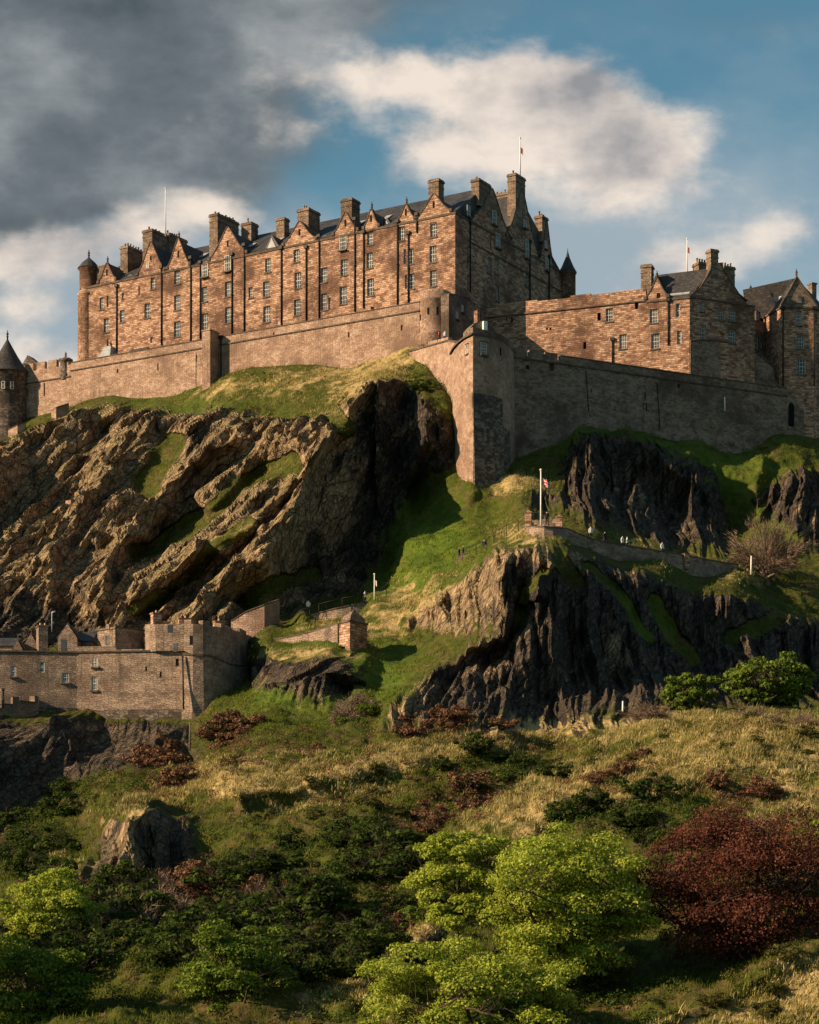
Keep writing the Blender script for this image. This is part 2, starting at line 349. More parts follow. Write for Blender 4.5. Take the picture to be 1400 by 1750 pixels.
GREEN = [([(300,762),(280,795),(262,830)], 20), ([(500,790),(415,830),(370,872),(310,915),(235,955)], 15), ([(600,735),(560,700),(480,705)], 14), ([(430,900),(370,940),(330,985),(230,1050)], 10), ([(545,985),(470,1005),(420,1040)],12),
 ([(1010,975),(1075,1040),(1105,1090)], 9), ([(1040,940),(1120,972),(1190,992),(1290,1015)], 13), ([(1120,1030),(1150,1090),(1180,1130)], 12), ([(1330,1060),(1250,1100)], 14), ([(960,965),(985,1000)], 14), ([(880,1100),(905,1010),(935,985)], 8)]
DRYB = [(400,662,90,22,.7,-8),(560,642,90,22,.7,-8),(1200,1335,170,16,1,-18),(1000,1400,120,14,1,-20),(640,1322,260,12,1,-8),(640,640,120,40,.9,-35),(480,660,80,30,.6,0),(880,830,50,22,1,0),(900,915,60,30,.7,0),(700,1040,110,45,.8,-25),(560,1075,80,30,.5,0),(520,1125,100,18,.8,0),(240,1386,60,14,.6,0),(400,1345,180,26,1,-10),(560,1360,160,30,.55,-8),
 (700,1300,120,18,.7,-10),(900,1245,160,18,1,-4),(1150,1245,200,30,.9,0),(1000,1330,230,45,.75,-18),(950,1400,160,40,1,-15),(1200,1310,250,50,.9,-12),(1380,1300,200,60,.8,0),(1400,1380,150,60,.7,0),(200,1480,70,22,.9,-10),(110,1480,30,10,1,0),
 (330,1510,70,18,.6,0),(400,1530,80,20,.5,0),(600,1690,90,50,1,-35),(700,1610,90,35,.7,-30),(1350,1700,180,50,.8,-25),(1100,1740,150,30,.8,0),(660,1740,120,40,.6,0),(1150,955,150,20,.5,10),(1290,985,60,20,.6,0),(470,760,160,60,.35,0),(380,960,160,60,.4,-35),(60,1000,150,80,.35,0)]
TOPL = np.array([(-600,780),(-300,770),(-100,740),(0,715),(45,685),(150,655),(330,635),(480,598),(600,596),(697,575),(740,610),(769,650),(808,690),(885,700),(950,700),(1000,672),(1100,690),(1200,712),(1280,730),(1320,705),(1400,710),(1600,760),(1960,810)], float)
def make_terrain():
    xs = np.concatenate([np.linspace(-480, -20, 90, endpoint=False), np.linspace(-20, 1420, 730), np.linspace(1426, 1930, 90)])
    nv = 640; v = np.linspace(0, 1, nv)**0.97
    T = np.interp(xs, TOPL[:, 0], TOPL[:, 1])
    PX = np.repeat(xs[None], nv, 0); PY = T[None]+(1880-T[None])*v[:, None]
    px, py = PX.ravel(), PY.ravel()
    D = D0(px, py)
    D = np.maximum.accumulate(D.reshape(nv, -1)[::-1], 0)[::-1].ravel()     # no accidental overhangs
    gd = np.minimum(1, np.maximum(0, (py-T[None].repeat(nv, 0).ravel())/25))
    wx = px+9*fbm(np.c_[px/60, py/60, px*0], 3, 3); wy = py+9*fbm(np.c_[px/60, py/60, px*0+9], 3, 4)
    crest = np.zeros(len(px))
    for pl, h, wl, wr in RIDGES:
        m = np.zeros(len(px), bool); a = np.array(pl); m = (px > a[:, 0].min()-130) & (px < a[:, 0].max()+130) & (py > a[:, 1].min()-130) & (py < a[:, 1].max()+130)
        d, s, tt = polydist(wx[m], wy[m], pl)
        prof = np.where(s > 0, np.exp(-(d/wr)**1.6)-.45*np.exp(-((d-wr*2.2)/(wr*1.3))**2), np.exp(-d/wl))*sstep(tt, 0, .12)*sstep(1-tt, 0, .1)
        fade = np.where((d > 0), 1, 1)
        D[m] -= 1.35*h*prof*gd[m]*fade
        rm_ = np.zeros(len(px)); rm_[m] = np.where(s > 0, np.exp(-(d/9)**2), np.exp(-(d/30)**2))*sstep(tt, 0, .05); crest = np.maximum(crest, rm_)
    for pl, h, w in GULLIES:
        d, s, tt = polydist(wx, wy, pl); D += h*np.exp(-(d/w)**2)*gd
    rib = np.zeros(len(px))
    for (L, amp, sd, mixn) in ((92, 3.6, 1, .5),):
        ang = R(47)+.16*fbm(np.c_[px/260, py/260, px*0], 2, 90+sd)
        c = ((px-300)*np.cos(ang)*.98+(py-900)*np.sin(ang)*.82)/L+mixn*fbm(np.c_[px/150, py/150, px*0+3*sd], 3, 60+sd)
        f = c-np.floor(c); k = np.floor(c)
        saw = np.where(f < .68, f/.68, (1-f)/.32); saw = saw*saw*(3-2*saw)
        rib += amp*saw*(.35+1.3*hash3(k.astype(int), k.astype(int)*0, k.astype(int)*0, sd))*(.6+.6*fbm(np.c_[px/90, py/90, px*0+7], 2, 70+sd))
    lm = sstep(-px, -640, -560)*(py < 1110)
    rock = np.zeros(len(px))
    for pl in ROCKS: rock = np.maximum(rock, softpoly(wx, wy, pl, 22))
    for pl, w in GREEN:
        d, s, tt = polydist(wx, wy, pl); rock *= 1-1.0*np.exp(-(d/(w*1.25))**4)
    D -= rib*rock*lm*gd
    dry = np.zeros(len(px))
    for bx, by, rx, ry, a, rot in DRYB:
        c, sn = math.cos(R(rot)), math.sin(R(rot)); ex = (wx-bx)*c+(wy-by)*sn; ey = -(wx-bx)*sn+(wy-by)*c
        dry = np.maximum(dry, a*np.exp(-((ex/rx)**2+(ey/ry)**2)**1.0))
    sunlit_moss = np.full(len(px), .12)  # pale turf, plus sunlight painted into the colour of the lit crag faces
    for bx, by, rx, ry, a in ((100,850,420,190,1),(330,1000,230,120,1),(450,800,150,170,.9),(560,700,110,60,.9),(562,810,62,150,1),(500,930,50,110,1),(760,1010,120,110,1),(850,940,70,50,1),(700,1190,60,70,.8),(950,960,70,50,.7),(230,1440,60,80,.8),(560,1120,80,40,.3)): sunlit_moss = np.maximum(sunlit_moss, a*np.exp(-(((wx-bx)/rx)**2+((wy-by)/ry)**2)**1.5))
    sunlit_moss = np.minimum(1.25, sunlit_moss+.45*crest*(sunlit_moss > .4))  # crests paler, wider on the sunny flank: sunlight put into the colour
    lawn_lift = np.zeros(len(px))  # lawn green, brightened to make up for sun the crag blocks
    for bx, by, rx, ry, a in ((740,930,90,80,1),(690,1000,60,40,1),(650,1150,60,60,.9),(480,1200,80,45,.8),(560,1210,60,30,.7),(1000,740,90,30,.6),(1230,790,120,60,.6),(1130,760,90,20,.6),(1100,1060,60,60,.5),(560,1100,120,30,.5),(330,700,120,25,.4),(1330,900,60,60,.5)): lawn_lift = np.maximum(lawn_lift, a*np.exp(-((wx-bx)/rx)**2-((wy-by)/ry)**2))
    pos = np.c_[(px-CX)/F*D, D, (HY-py)/F*D]
    def normals(pos):
        g = pos.reshape(nv, len(xs), 3); du = np.gradient(g, axis=1); dv = np.gradient(g, axis=0)
        n = np.cross(dv, du).reshape(-1, 3); n /= np.linalg.norm(n, axis=1)[:, None]+1e-9
        n[n[:, 1] > 0.3] *= -1
        return n
    def blur(a, r):
        a = np.pad(a, ((r, r), (r, r), (0, 0)), mode='edge'); c = np.cumsum(a, 0); a = (c[2*r:]-np.concatenate([c[:1]*0, c[:-2*r-1]], 0))/(2*r+1)
        c = np.cumsum(a, 1); return (c[:, 2*r:]-np.concatenate([c[:, :1]*0, c[:, :-2*r-1]], 1))/(2*r+1)
    n = normals(pos); n = blur(blur(n.reshape(nv, len(xs), 3), 5), 5).reshape(-1, 3); n /= np.linalg.norm(n, axis=1)[:, None]
    # rock: facets stretched along the ribs. left massif leans down-left, the right crag stands in upright columns
    leftw = sstep(-px, -700, -600)*(py < 1180)
    def rot(p, a):
        c, s = math.cos(a), math.sin(a); return np.c_[c*p[:, 0]-s*p[:, 2], p[:, 1], s*p[:, 0]+c*p[:, 2]]
    disp = np.zeros(len(px))
    lean = np.where(leftw > .5, 1, 0)
    warp = np.c_[fbm(pos/9, 2, 31), fbm(pos/9, 2, 32), fbm(pos/9, 2, 33)]
    # broken ribs: asymmetric crests that run down the crag, each course with its own random strength
    th = np.where(lean > 0, np.interp(px, [-100, 0, 250, 420, 560, 700], [64, 62, 51, 47, 62, 78]), 84+8*fbm(pos/25, 2, 35))*math.pi/180
    X, Z = pos[:, 0]-np.where(lean > 0, -25, 25), pos[:, 2]-np.where(lean > 0, 55, 35)
    ac = np.sin(th)*X-np.cos(th)*Z; al = np.cos(th)*X+np.sin(th)*Z; zero = X*0
    for (w_, amp, wv, sd) in ((9.0, 3.4, .45, 1), (3.4, 1.5, .6, 2), (1.5, .72, .6, 3), (.8, .36, .5, 4)):
        k_ = np.where(lean > 0, 1, .8)
        c = ac/(w_*k_)+wv*2*fbm(np.c_[ac/(w_*2.2), al/(w_*5.5), zero+sd], 3, 210+sd)
        f = c-np.floor(c); kc = np.floor(c).astype(int); cut = .56
        saw = np.where(f < cut, f/cut, (1-f)/(1-cut)); brk = fbm(np.c_[al/(w_*2.6), kc*3.7, zero+sd], 2, 240+sd)
        disp += amp*saw**.85*(.25+1.5*hash3(kc, kc*0+sd, kc*0, 9))*np.clip(.75+1.1*brk, .1, 1.8)
    pz = np.c_[ac, zero, al]+warp*.5
    for (sz, st, amp, sd) in ((4.5, 3.2, 1.0, 1), (2.0, 3.4, 1.05, 2), (1.0, 3.0, .7, 3)):
        m1 = rock > .01
        disp[m1] += amp*np.where(lean > 0, 1, .8)[m1]*facets(pz[m1]/np.array([sz, 1, sz*st])+np.array([0, .5, 0]), 10*sd, 2.0, 34)
    vdir = np.array([-.18, -.93, .30])
    disp *= rock
    rockd = disp.copy(); disp = disp*0
    soft = (fbm(pos/8, 3, 51)*.9+np.abs(fbm(pos/2.6, 3, 52))*.8*1.0+fbm(pos/1.0, 2, 53)*.16)
    low = sstep(py, 1180, 1300)
    tus = facets(pos/np.array([2.2, 2.2, 1.6]), 77, .6, 9)
    disp += (soft*(.75+.35*low)+low*tus*.3+low*(2.6*fbm(pos/14, 3, 57)+.9*np.abs(fbm(pos/5.5, 2, 58))))*(1-rock)
    disp *= .12+.88*sstep(py-T[None].repeat(nv, 0).ravel(), 25, 75)
    flat = np.zeros(len(px))
    for fx, fy, r in ((905,915,40),(1000,935,30),(1130,962,40),(1260,985,40),(1200,975,40),(1060,950,40),(330,1240,60),(200,1240,80),(60,1240,80),(520,1050,25),(600,1035,25),(660,1015,25),(600,1120,25)): flat = np.maximum(flat, np.exp(-((px-fx)**2+(py-fy)**2)/r**2))
    disp *= 1-.8*flat; rockd *= (1-.8*flat)*(.12+.88*sstep(py-T[None].repeat(nv, 0).ravel(), 25, 75))
    pos = pos+n*disp[:, None]+vdir*rockd[:, None]
    n = normals(pos)
    nx = len(xs)
    # plateau behind the crest, and a skirt so the sheet reaches the horizon
    g = pos.reshape(nv, nx, 3)
    back = [g[0]+np.array([0, dy, dz]) for dy, dz in ((160, 0.0), (60, 0.5), (14, .4), (4, .3))]
    lastY = g[-1]; front = [np.c_[lastY[:, 0]*k, lastY[:, 1]*k, lastY[:, 2]*0+zz] for k, zz in ((.8, -9), (.4, -10), (.02, -10.5))]
    allp = np.concatenate([np.array(back), g, np.array(front)])
    for k, wdt in ((0, 700), (-1, 900)):      # sides
        pass
    sideL = allp[:, :1].copy(); sideL[:, :, 0] -= 500; sideR = allp[:, -1:].copy(); sideR[:, :, 0] += 500
    allp = np.concatenate([sideL, allp, sideR], axis=1)
    def padat(a):
        a = a.reshape(nv, nx); a = np.concatenate([np.repeat(a[:1], 4, 0), a, np.repeat(a[-1:], 3, 0)]); return np.concatenate([a[:, :1], a, a[:, -1:]], 1)
    rk, dr = padat(rock), padat(dry)
    H, Wd = allp.shape[:2]
    me = bpy.data.meshes.new('hillside')
    idx = np.arange(H*Wd).reshape(H, Wd)
    q = np.stack([idx[:-1, :-1], idx[1:, :-1], idx[1:, 1:], idx[:-1, 1:]], -1).reshape(-1, 4)
    me.vertices.add(H*Wd); me.vertices.foreach_set('co', allp.reshape(-1).astype(np.float32))
    me.loops.add(len(q)*4); me.loops.foreach_set('vertex_index', q.ravel().astype(np.int32))
    me.polygons.add(len(q)); me.polygons.foreach_set('loop_start', np.arange(0, len(q)*4, 4, dtype=np.int32)); me.polygons.foreach_set('loop_total', np.full(len(q), 4, np.int32))
    for nm, arr in (('rock', rk), ('dry', dr), ('lawn_lift', padat(lawn_lift)), ('sunlit_moss', padat(sunlit_moss))):
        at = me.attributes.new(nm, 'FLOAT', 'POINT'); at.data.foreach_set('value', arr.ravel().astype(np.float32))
    me.update(); me.validate()
    me.polygons.foreach_set('use_smooth', (padat(rock)[:-1, :-1].ravel() < .45))
    o = bpy.data.objects.new('hillside', me); COL.objects.link(o); o['kind'] = 'structure'
    me.materials.append(terrain_mat())
    g2 = pos.reshape(nv, nx, 3); area = np.linalg.norm(np.cross(np.gradient(g2, axis=1), np.gradient(g2, axis=0)), axis=2)
    area = np.minimum(area, np.percentile(area, 97))
    return dict(area=area, xs=xs, T=T, nv=nv, v=v, pos=pos.reshape(nv, nx, 3), n=n.reshape(nv, nx, 3), rock=rock.reshape(nv, nx), dry=dry.reshape(nv, nx), px=PX, py=PY)
def terrain_mat():
    m, t, bs = newmat('hill_ground')
    geo = t.new('ShaderNodeNewGeometry'); pos = geo.outputs['Position']
    ar = t.new('ShaderNodeAttribute', attribute_name='rock').outputs['Fac']; ad = t.new('ShaderNodeAttribute', attribute_name='dry').outputs['Fac']
    nz = t.new('ShaderNodeSeparateXYZ'); t.l.new(geo.outputs['Normal'], nz.inputs[0]); nz = nz.outputs[2]
    n_s = t.noise(pos, 1.6, 6, .65); n_m = t.noise(pos, .35, 5, .6); n_l = t.noise(pos, .08, 4, .6)
    al = t.new('ShaderNodeAttribute', attribute_name='lawn_lift').outputs['Fac']
    # the ribs lean down to the left: streaks along them
    st = t.noise(t.mapping(t.mapping(pos, rot=(0, R(-38), 0)), (1.3, .5, .22)), 1.0, 6, .7)
    rockc = t.ramp(t.math('ADD', t.math('MULTIPLY', n_s, .35), t.math('MULTIPLY', st, .7)), [(.36, (.016, .015, .016)), (.50, (.055, .046, .042)), (.60, (.13, .098, .072)), (.74, (.27, .20, .14))])
    green = t.ramp(t.math('ADD', t.math('MULTIPLY', n_s, .45), t.math('MULTIPLY', n_m, .55)), [(.33, (.024, .028, .006)), (.5, (.065, .078, .011)), (.68, (.15, .145, .026))])
    green = t.mix(t.math('MULTIPLY', al, .8), green, t.ramp(n_m, [(.35, (.055, .115, .010)), (.65, (.12, .19, .018))]))
    dryc = t.ramp(t.math('ADD', t.math('MULTIPLY', n_s, .6), t.math('MULTIPLY', n_m, .4)), [(.33, (.14, .11, .04)), (.5, (.36, .27, .115)), (.68, (.54, .42, .21))])
    scrub = t.ramp(n_s, [(.35, (.035, .024, .014)), (.65, (.12, .075, .04))])
    sm = t.math('SUBTRACT', t.math('MULTIPLY', t.step(n_m, .46, .62), .7), t.math('MULTIPLY', al, .7), clamp=True)
    grass = t.mix(sm, green, scrub)
    dm = t.step(t.math('ADD', ad, t.math('MULTIPLY', t.math('SUBTRACT', n_m, .5), 2.0)), .35, .8)
    grass = t.mix(dm, grass, dryc)
    # bleached moss and thin turf on flanks; paler rib crests are painted sunlight
    mo = t.new('ShaderNodeAttribute', attribute_name='sunlit_moss').outputs['Fac']
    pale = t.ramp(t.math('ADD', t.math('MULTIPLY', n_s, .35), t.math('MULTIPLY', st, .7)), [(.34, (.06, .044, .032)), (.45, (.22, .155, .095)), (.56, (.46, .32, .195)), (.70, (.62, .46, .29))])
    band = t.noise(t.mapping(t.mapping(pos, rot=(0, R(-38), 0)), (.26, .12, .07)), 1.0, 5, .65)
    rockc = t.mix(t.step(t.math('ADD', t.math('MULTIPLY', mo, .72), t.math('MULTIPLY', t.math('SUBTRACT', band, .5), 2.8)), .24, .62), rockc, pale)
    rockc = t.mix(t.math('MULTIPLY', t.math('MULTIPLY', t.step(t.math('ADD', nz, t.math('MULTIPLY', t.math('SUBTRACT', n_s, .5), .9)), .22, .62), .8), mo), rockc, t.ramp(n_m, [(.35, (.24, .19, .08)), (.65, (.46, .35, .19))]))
    # turf clings to ledges of the crags
    rk = t.math('ADD', ar, t.math('MULTIPLY', t.math('SUBTRACT', n_m, .5), .7))
    rk = t.math('SUBTRACT', rk, t.math('MULTIPLY', t.step(nz, .5, .9), .5))
    rm = t.step(rk, .28, .48)
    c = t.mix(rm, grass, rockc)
    t.l.new(c, bs.inputs['Base Color']); bs.inputs['Roughness'].default_value = .95; bs.inputs['Specular IOR Level'].default_value = .15
    h = t.math('ADD', t.math('MULTIPLY', n_s, 1.0), t.math('MULTIPLY', t.noise(pos, 5, 4, .6), .35))
    wv = t.noise(pos, .9, 3, .6, 0, True); wp = t.mix(.55, pos, wv, 'ADD'); rp = t.mapping(wp, rot=(0, R(-34), 0)); cr = None
    for k, (sx, sz_) in enumerate(((.75, .24), (1.7, .6))):
        vo = t.new('ShaderNodeTexVoronoi', feature='F1'); t.l.new(t.mapping(rp, (sx, sx*.5, sz_)), vo.inputs['Vector']); vo.inputs['Scale'].default_value = 1
        ve = t.new('ShaderNodeTexVoronoi', feature='DISTANCE_TO_EDGE'); t.l.new(t.mapping(rp, (sx, sx*.5, sz_)), ve.inputs['Vector']); ve.inputs['Scale'].default_value = 1
        sp_ = t.new('ShaderNodeSeparateColor'); t.l.new(vo.outputs['Color'], sp_.inputs[0])
        tilt = t.math('MULTIPLY', t.math('ADD', sp_.outputs[0], t.math('MULTIPLY', vo.outputs['Distance'], sp_.outputs[1])), (1.5, .8)[k])
        e = t.math('ADD', tilt, t.math('MULTIPLY', t.step(ve.outputs[0], 0, .07), (.6, .35)[k])); cr = e if cr is None else t.math('ADD', cr, e)
        crack = t.math('MULTIPLY', t.math('SUBTRACT', 1.0, t.step(ve.outputs[0], .0, .06)), rm)
        c = t.mix(t.math('MULTIPLY', crack, .45), c, (.016, .013, .011))
        c = t.mix(t.math('MULTIPLY', t.math('MULTIPLY', sp_.outputs[2], rm), .26), c, (.03, .026, .024))
    t.l.new(c, bs.inputs['Base Color'])
    h = t.math('ADD', h, t.math('MULTIPLY', t.math('MULTIPLY', cr, 1.5), rm))
    bump(t, bs, h, .35, 1.0)
    return m
TR = make_terrain()
def tidx(px, py):
    j = int(np.clip(np.searchsorted(TR['xs'], px), 0, len(TR['xs'])-1)); i = int(np.argmin(np.abs(TR['py'][:, j]-py))); return i, j
def G(px, py):
    i, j = tidx(px, py); return Vector(TR['pos'][i, j])

# ------------------------------------------------------------------ mesh building
def tag(o, label=None, cat=None, group=None, kind=None):
    if label: o['label'] = label
    if cat: o['category'] = cat
    if group: o['group'] = group
    if kind: o['kind'] = kind
    return o
def thing(name, loc, label, cat, group=None):
    o = bpy.data.objects.new(name, None); COL.objects.link(o); o.location = loc; o.empty_display_size = .5
    return tag(o, label, cat, group)
class Frame:
    """vertical plane: s metres along it, d metres out of it, z up"""
    def __init__(s, pxa, Ya, pxb, Yb):
        a = Vector(((pxa-CX)/F*Ya, Ya, 0)); b = Vector(((pxb-CX)/F*Yb, Yb, 0)); s.o = a; s.L = (b-a).length; s.t = (b-a)/s.L
        s.n = Vector((s.t.y, -s.t.x, 0))
        if s.n.dot(a) > 0: s.n = -s.n
    def p(s, u, d, z): return s.o+s.t*u+s.n*d+Vector((0, 0, z))
    def hit(s, px, py, d=0):
        r = Vector(((px-CX)/F, 1, (HY-py)/F)); o = s.o+s.n*d
        k = o.dot(s.n)/Vector((r.x, r.y, 0)).dot(s.n); q = r*k
        return (q-o).dot(s.t), q.z
def sub(fr, u, d):      # the plane turned round the point (u, d), facing along t
    f = Frame.__new__(Frame); f.o = fr.o+fr.t*u+fr.n*d; f.t = -fr.n; f.n = fr.t.copy(); f.L = 0
    return f
class MB:
    def __init__(s): s.v = []; s.f = []; s.sm = []
    def face(s, pts, smooth=False):
        i = len(s.v); s.v += [tuple(p) for p in pts]; s.f.append(tuple(range(i, i+len(pts)))); s.sm.append(smooth)
    def hexa(s, a):       # 8 points: bottom 4, top 4
        i = len(s.v); s.v += [tuple(p) for p in a]
        for q in ((0,3,2,1),(4,5,6,7),(0,1,5,4),(1,2,6,5),(2,3,7,6),(3,0,4,7)): s.f.append(tuple(i+k for k in q)); s.sm.append(False)
    def box(s, fr, u0, u1, d0, d1, z0, z1, taper=0.0):
        k = taper
        s.hexa([fr.p(u0,d0,z0), fr.p(u1,d0,z0), fr.p(u1,d1,z0), fr.p(u0,d1,z0), fr.p(u0+k,d0+k,z1), fr.p(u1-k,d0+k,z1), fr.p(u1-k,d1-k,z1), fr.p(u0+k,d1-k,z1)])
    def prism(s, fr, poly, d0, d1):      # polygon (u, z) extruded in d
        a = [fr.p(u, d0, z) for u, z in poly]; b = [fr.p(u, d1, z) for u, z in poly]; n = len(poly)
        s.face(a); s.face(b[::-1])
        for i in range(n): s.face([a[i], b[i], b[(i+1) % n], a[(i+1) % n]])
    def prism_s(s, fr, poly, u0, u1):    # polygon (d, z) extruded along the plane
        a = [fr.p(u0, d, z) for d, z in poly]; b = [fr.p(u1, d, z) for d, z in poly]; n = len(poly)
        s.face(a); s.face(b[::-1])
        for i in range(n): s.face([a[i], b[i], b[(i+1) % n], a[(i+1) % n]])
    def ring(s, c, prof, n=24, a0=0, a1=360, smooth=True, jitter=0):   # surface of revolution, prof = [(r, z)]
        full = abs(a1-a0) >= 360; m = n if full else n+1; base = len(s.v)
        for r, z in prof:
            for k in range(m):
                a = R(a0+(a1-a0)*k/n); s.v.append((c[0]+r*math.cos(a), c[1]+r*math.sin(a), z))
        for i in range(len(prof)-1):
            for k in range(n):
                k2 = (k+1) % m
                s.f.append((base+i*m+k, base+i*m+k2, base+(i+1)*m+k2, base+(i+1)*m+k)); s.sm.append(smooth)
    def bar(s, a, b, r, n=6, r2=None):
        a = Vector(a); b = Vector(b); d = (b-a).normalized(); x = d.orthogonal().normalized(); y = d.cross(x); r2 = r if r2 is None else r2
        i = len(s.v)
        for q, rr in ((a, r), (b, r2)):
            for k in range(n):
                t_ = 2*math.pi*k/n; s.v.append(tuple(q+x*math.cos(t_)*rr+y*math.sin(t_)*rr))
        for k in range(n): s.f.append((i+k, i+(k+1) % n, i+n+(k+1) % n, i+n+k)); s.sm.append(True)
        s.f.append(tuple(i+k for k in range(n))[::-1]); s.f.append(tuple(i+n+k for k in range(n))); s.sm += [False, False]
    def ball(s, c, r, n=8, sz=1.0):
        s.ring(c, [(max(.001, r*math.sin(math.pi*k/n)), c[2]-r*sz*math.cos(math.pi*k/n)) for k in range(n+1)], n)
    def build(s, name, mat, parent=None, **kw):
        base = parent_world(parent)
        me = bpy.data.meshes.new(name); me.from_pydata([tuple(Vector(v)-base) for v in s.v], [], s.f)
        me.polygons.foreach_set('use_smooth', s.sm)
        uv = me.uv_layers.new(name='UVMap'); co = np.array(s.v, float); uvs = []
        for f in s.f:
            q = co[list(f)]; n = np.zeros(3)
            for k in range(len(f)): n += np.cross(q[k], q[(k+1) % len(f)])
            ln = np.linalg.norm(n); n = n/ln if ln > 1e-12 else np.array([0, 0, 1.])
            h = math.hypot(n[0], n[1])
            if h < .25: uvs += [(p[0], p[1]) for p in q]
            else:
                t_ = np.array([-n[1], n[0], 0])/h
                if t_[0] < 0: t_ = -t_
                w = np.cross(n, t_)
                if w[2] < 0: w = -w
                uvs += [(float(p@t_), float(p[2]) if h > .95 else float(p@w)) for p in q]
        uv.data.foreach_set('uv', np.array(uvs, np.float32).ravel())
        o = bpy.data.objects.new(name, me); COL.objects.link(o)
        for m in (mat if isinstance(mat, (list, tuple)) else [mat]): me.materials.append(MATS[m])
        if parent is not None: o.parent = parent
        for k, v in kw.items(): o[k] = v
        return o
def parent_world(p):
    v = Vector((0, 0, 0))
    while p is not None: v = v+p.location; p = p.parent
    return v
def holed(mb, fr, u0, u1, z0, z1, holes, depth=.3, d=0.0, lean=0.0):
    """wall face with real openings: holes = [(u, z, w, h)] centres"""
    us = sorted({u0, u1, *[x for h in holes for x in (h[0]-h[2]/2, h[0]+h[2]/2) if u0 < x < u1]})
    zs = sorted({z0, z1, *[x for h in holes for x in (h[1]-h[3]/2, h[1]+h[3]/2) if z0 < x < z1]})
    for i in range(len(us)-1):
        for j in range(len(zs)-1):
            um, zm = (us[i]+us[i+1])/2, (zs[j]+zs[j+1])/2
            if any(abs(um-h[0]) < h[2]/2 and abs(zm-h[1]) < h[3]/2 for h in holes): continue
            L = lambda z: d+lean*(z1-z)
            mb.face([fr.p(us[i],L(zs[j]),zs[j]), fr.p(us[i+1],L(zs[j]),zs[j]), fr.p(us[i+1],L(zs[j+1]),zs[j+1]), fr.p(us[i],L(zs[j+1]),zs[j+1])])
    for u, z, w, h in holes:
        a, b, c, e = u-w/2, u+w/2, z-h/2, z+h/2; dd = d-depth; d1 = d+lean*(z1-z)
        mb.face([fr.p(a,d1,c), fr.p(a,d1,e), fr.p(a,dd,e), fr.p(a,dd,c)]); mb.face([fr.p(b,d1,c), fr.p(b,d1,e), fr.p(b,dd,e), fr.p(b,dd,c)])
        mb.face([fr.p(a,d1,c), fr.p(b,d1,c), fr.p(b,dd,c), fr.p(a,dd,c)]); mb.face([fr.p(a,d1,e), fr.p(b,d1,e), fr.p(b,dd,e), fr.p(a,dd,e)])
def window(parent, fr, u, z, w, h, d=-.22, nx=3, nz=4, open_=False):
    f = MB(); b = .085; a, e, lo, hi = u-w/2, u+w/2, z-h/2, z+h/2
    if w < .62: nx, nz = 1, 3
    f.box(fr, a, a+b*1.3, d-.06, d, lo, hi); f.box(fr, e-b*1.3, e, d-.06, d, lo, hi)
    f.box(fr, a+b*1.3, e-b*1.3, d-.06, d, lo, lo+b*1.3); f.box(fr, a+b*1.3, e-b*1.3, d-.06, d, hi-b, hi)
    f.box(fr, a+b*1.3, e-b*1.3, d-.05, d+.01, z-.05, z+.05)
    for k in range(1, nx): x = a+(e-a)*k/nx; f.box(fr, x-.028, x+.028, d-.05, d-.01, lo+b, hi-b)
    for k in range(1, nz):
        if k*2 == nz: continue
        y = lo+(hi-lo)*k/nz; f.box(fr, a+b, e-b, d-.048, d-.012, y-.025, y+.025)
    o = f.build('window', 'sash', parent)
    g = MB(); g.box(fr, a, e, d-.1, d-.065, lo, hi); g.build('pane', 'glass', o)
    if w > .6: g = MB(); g.box(fr, a-.12, e+.12, d+.005, max(d+.3, .10), lo-.2, lo-.01); g.build('sill', 'cope', o)
    return o
def slit(parent, fr, u, z, w, h, d=0):
    m = MB(); m.box(fr, u-w/2, u+w/2, d-.5, d-.28, z-h/2, z+h/2); return m.build('slit_opening', 'void', parent)
def pipe(parent, fr, u, z0, z1, d=.12, kink=0):
    m = MB(); m.bar(fr.p(u, d, z0), fr.p(u, d, z1), .11, 6); m.box(fr, u-.28, u+.28, .02, .36, z1-.1, z1+.35)
    m.bar(fr.p(u, d, (z0+z1)/2-.08), fr.p(u, d, (z0+z1)/2+.08), .17, 6)
    return m.build('drainpipe', 'iron', parent)
def chimney(parent, fr, u, d, z0, z1, w, dp, pots=0, mat='dark_stone', along='d'):
    m = MB(); m.box(fr, u-w/2, u+w/2, d-dp, d, z0, z1-.35); m.box(fr, u-w/2-.12, u+w/2+.12, d-dp-.12, d+.12, z1-.35, z1-.1); m.box(fr, u-w/2-.04, u+w/2+.04, d-dp-.04, d+.04, z1-.1, z1+.08)
    m.box(fr, u-w/2-.06, u+w/2+.06, d-dp-.06, d+.06, z1-1.15, z1-1.0)
    o = m.build('chimney', mat, parent)
    for k in range(pots):
        q = MB(); f = (k+.5)/pots; c = fr.p(u, d-dp*f, z1) if along == 'd' else fr.p(u-w/2+w*f, d-dp/2, z1)
        hh = random.uniform(.4, .8); q.ring((c.x, c.y), [(.13, z1+.08), (.12, z1+hh), (.155, z1+hh), (.15, z1+hh+.09), (.09, z1+hh+.09), (.09, z1+hh-.1)], 8)
        q.build('chimney_pot', 'pot' if random.random() < .6 else 'dark_stone', o)
    return o
def finial(parent, p, h=1.1, mat='cope'):
    m = MB(); m.ring((p.x, p.y), [(.16, p.z-.2), (.12, p.z+h*.25), (.22, p.z+h*.3), (.1, p.z+h*.4), (.2, p.z+h*.55), (.16, p.z+h*.68), (.05, p.z+h*.75), (.09, p.z+h*.88), (.01, p.z+h)], 8)
    return m.build('finial', mat, parent)
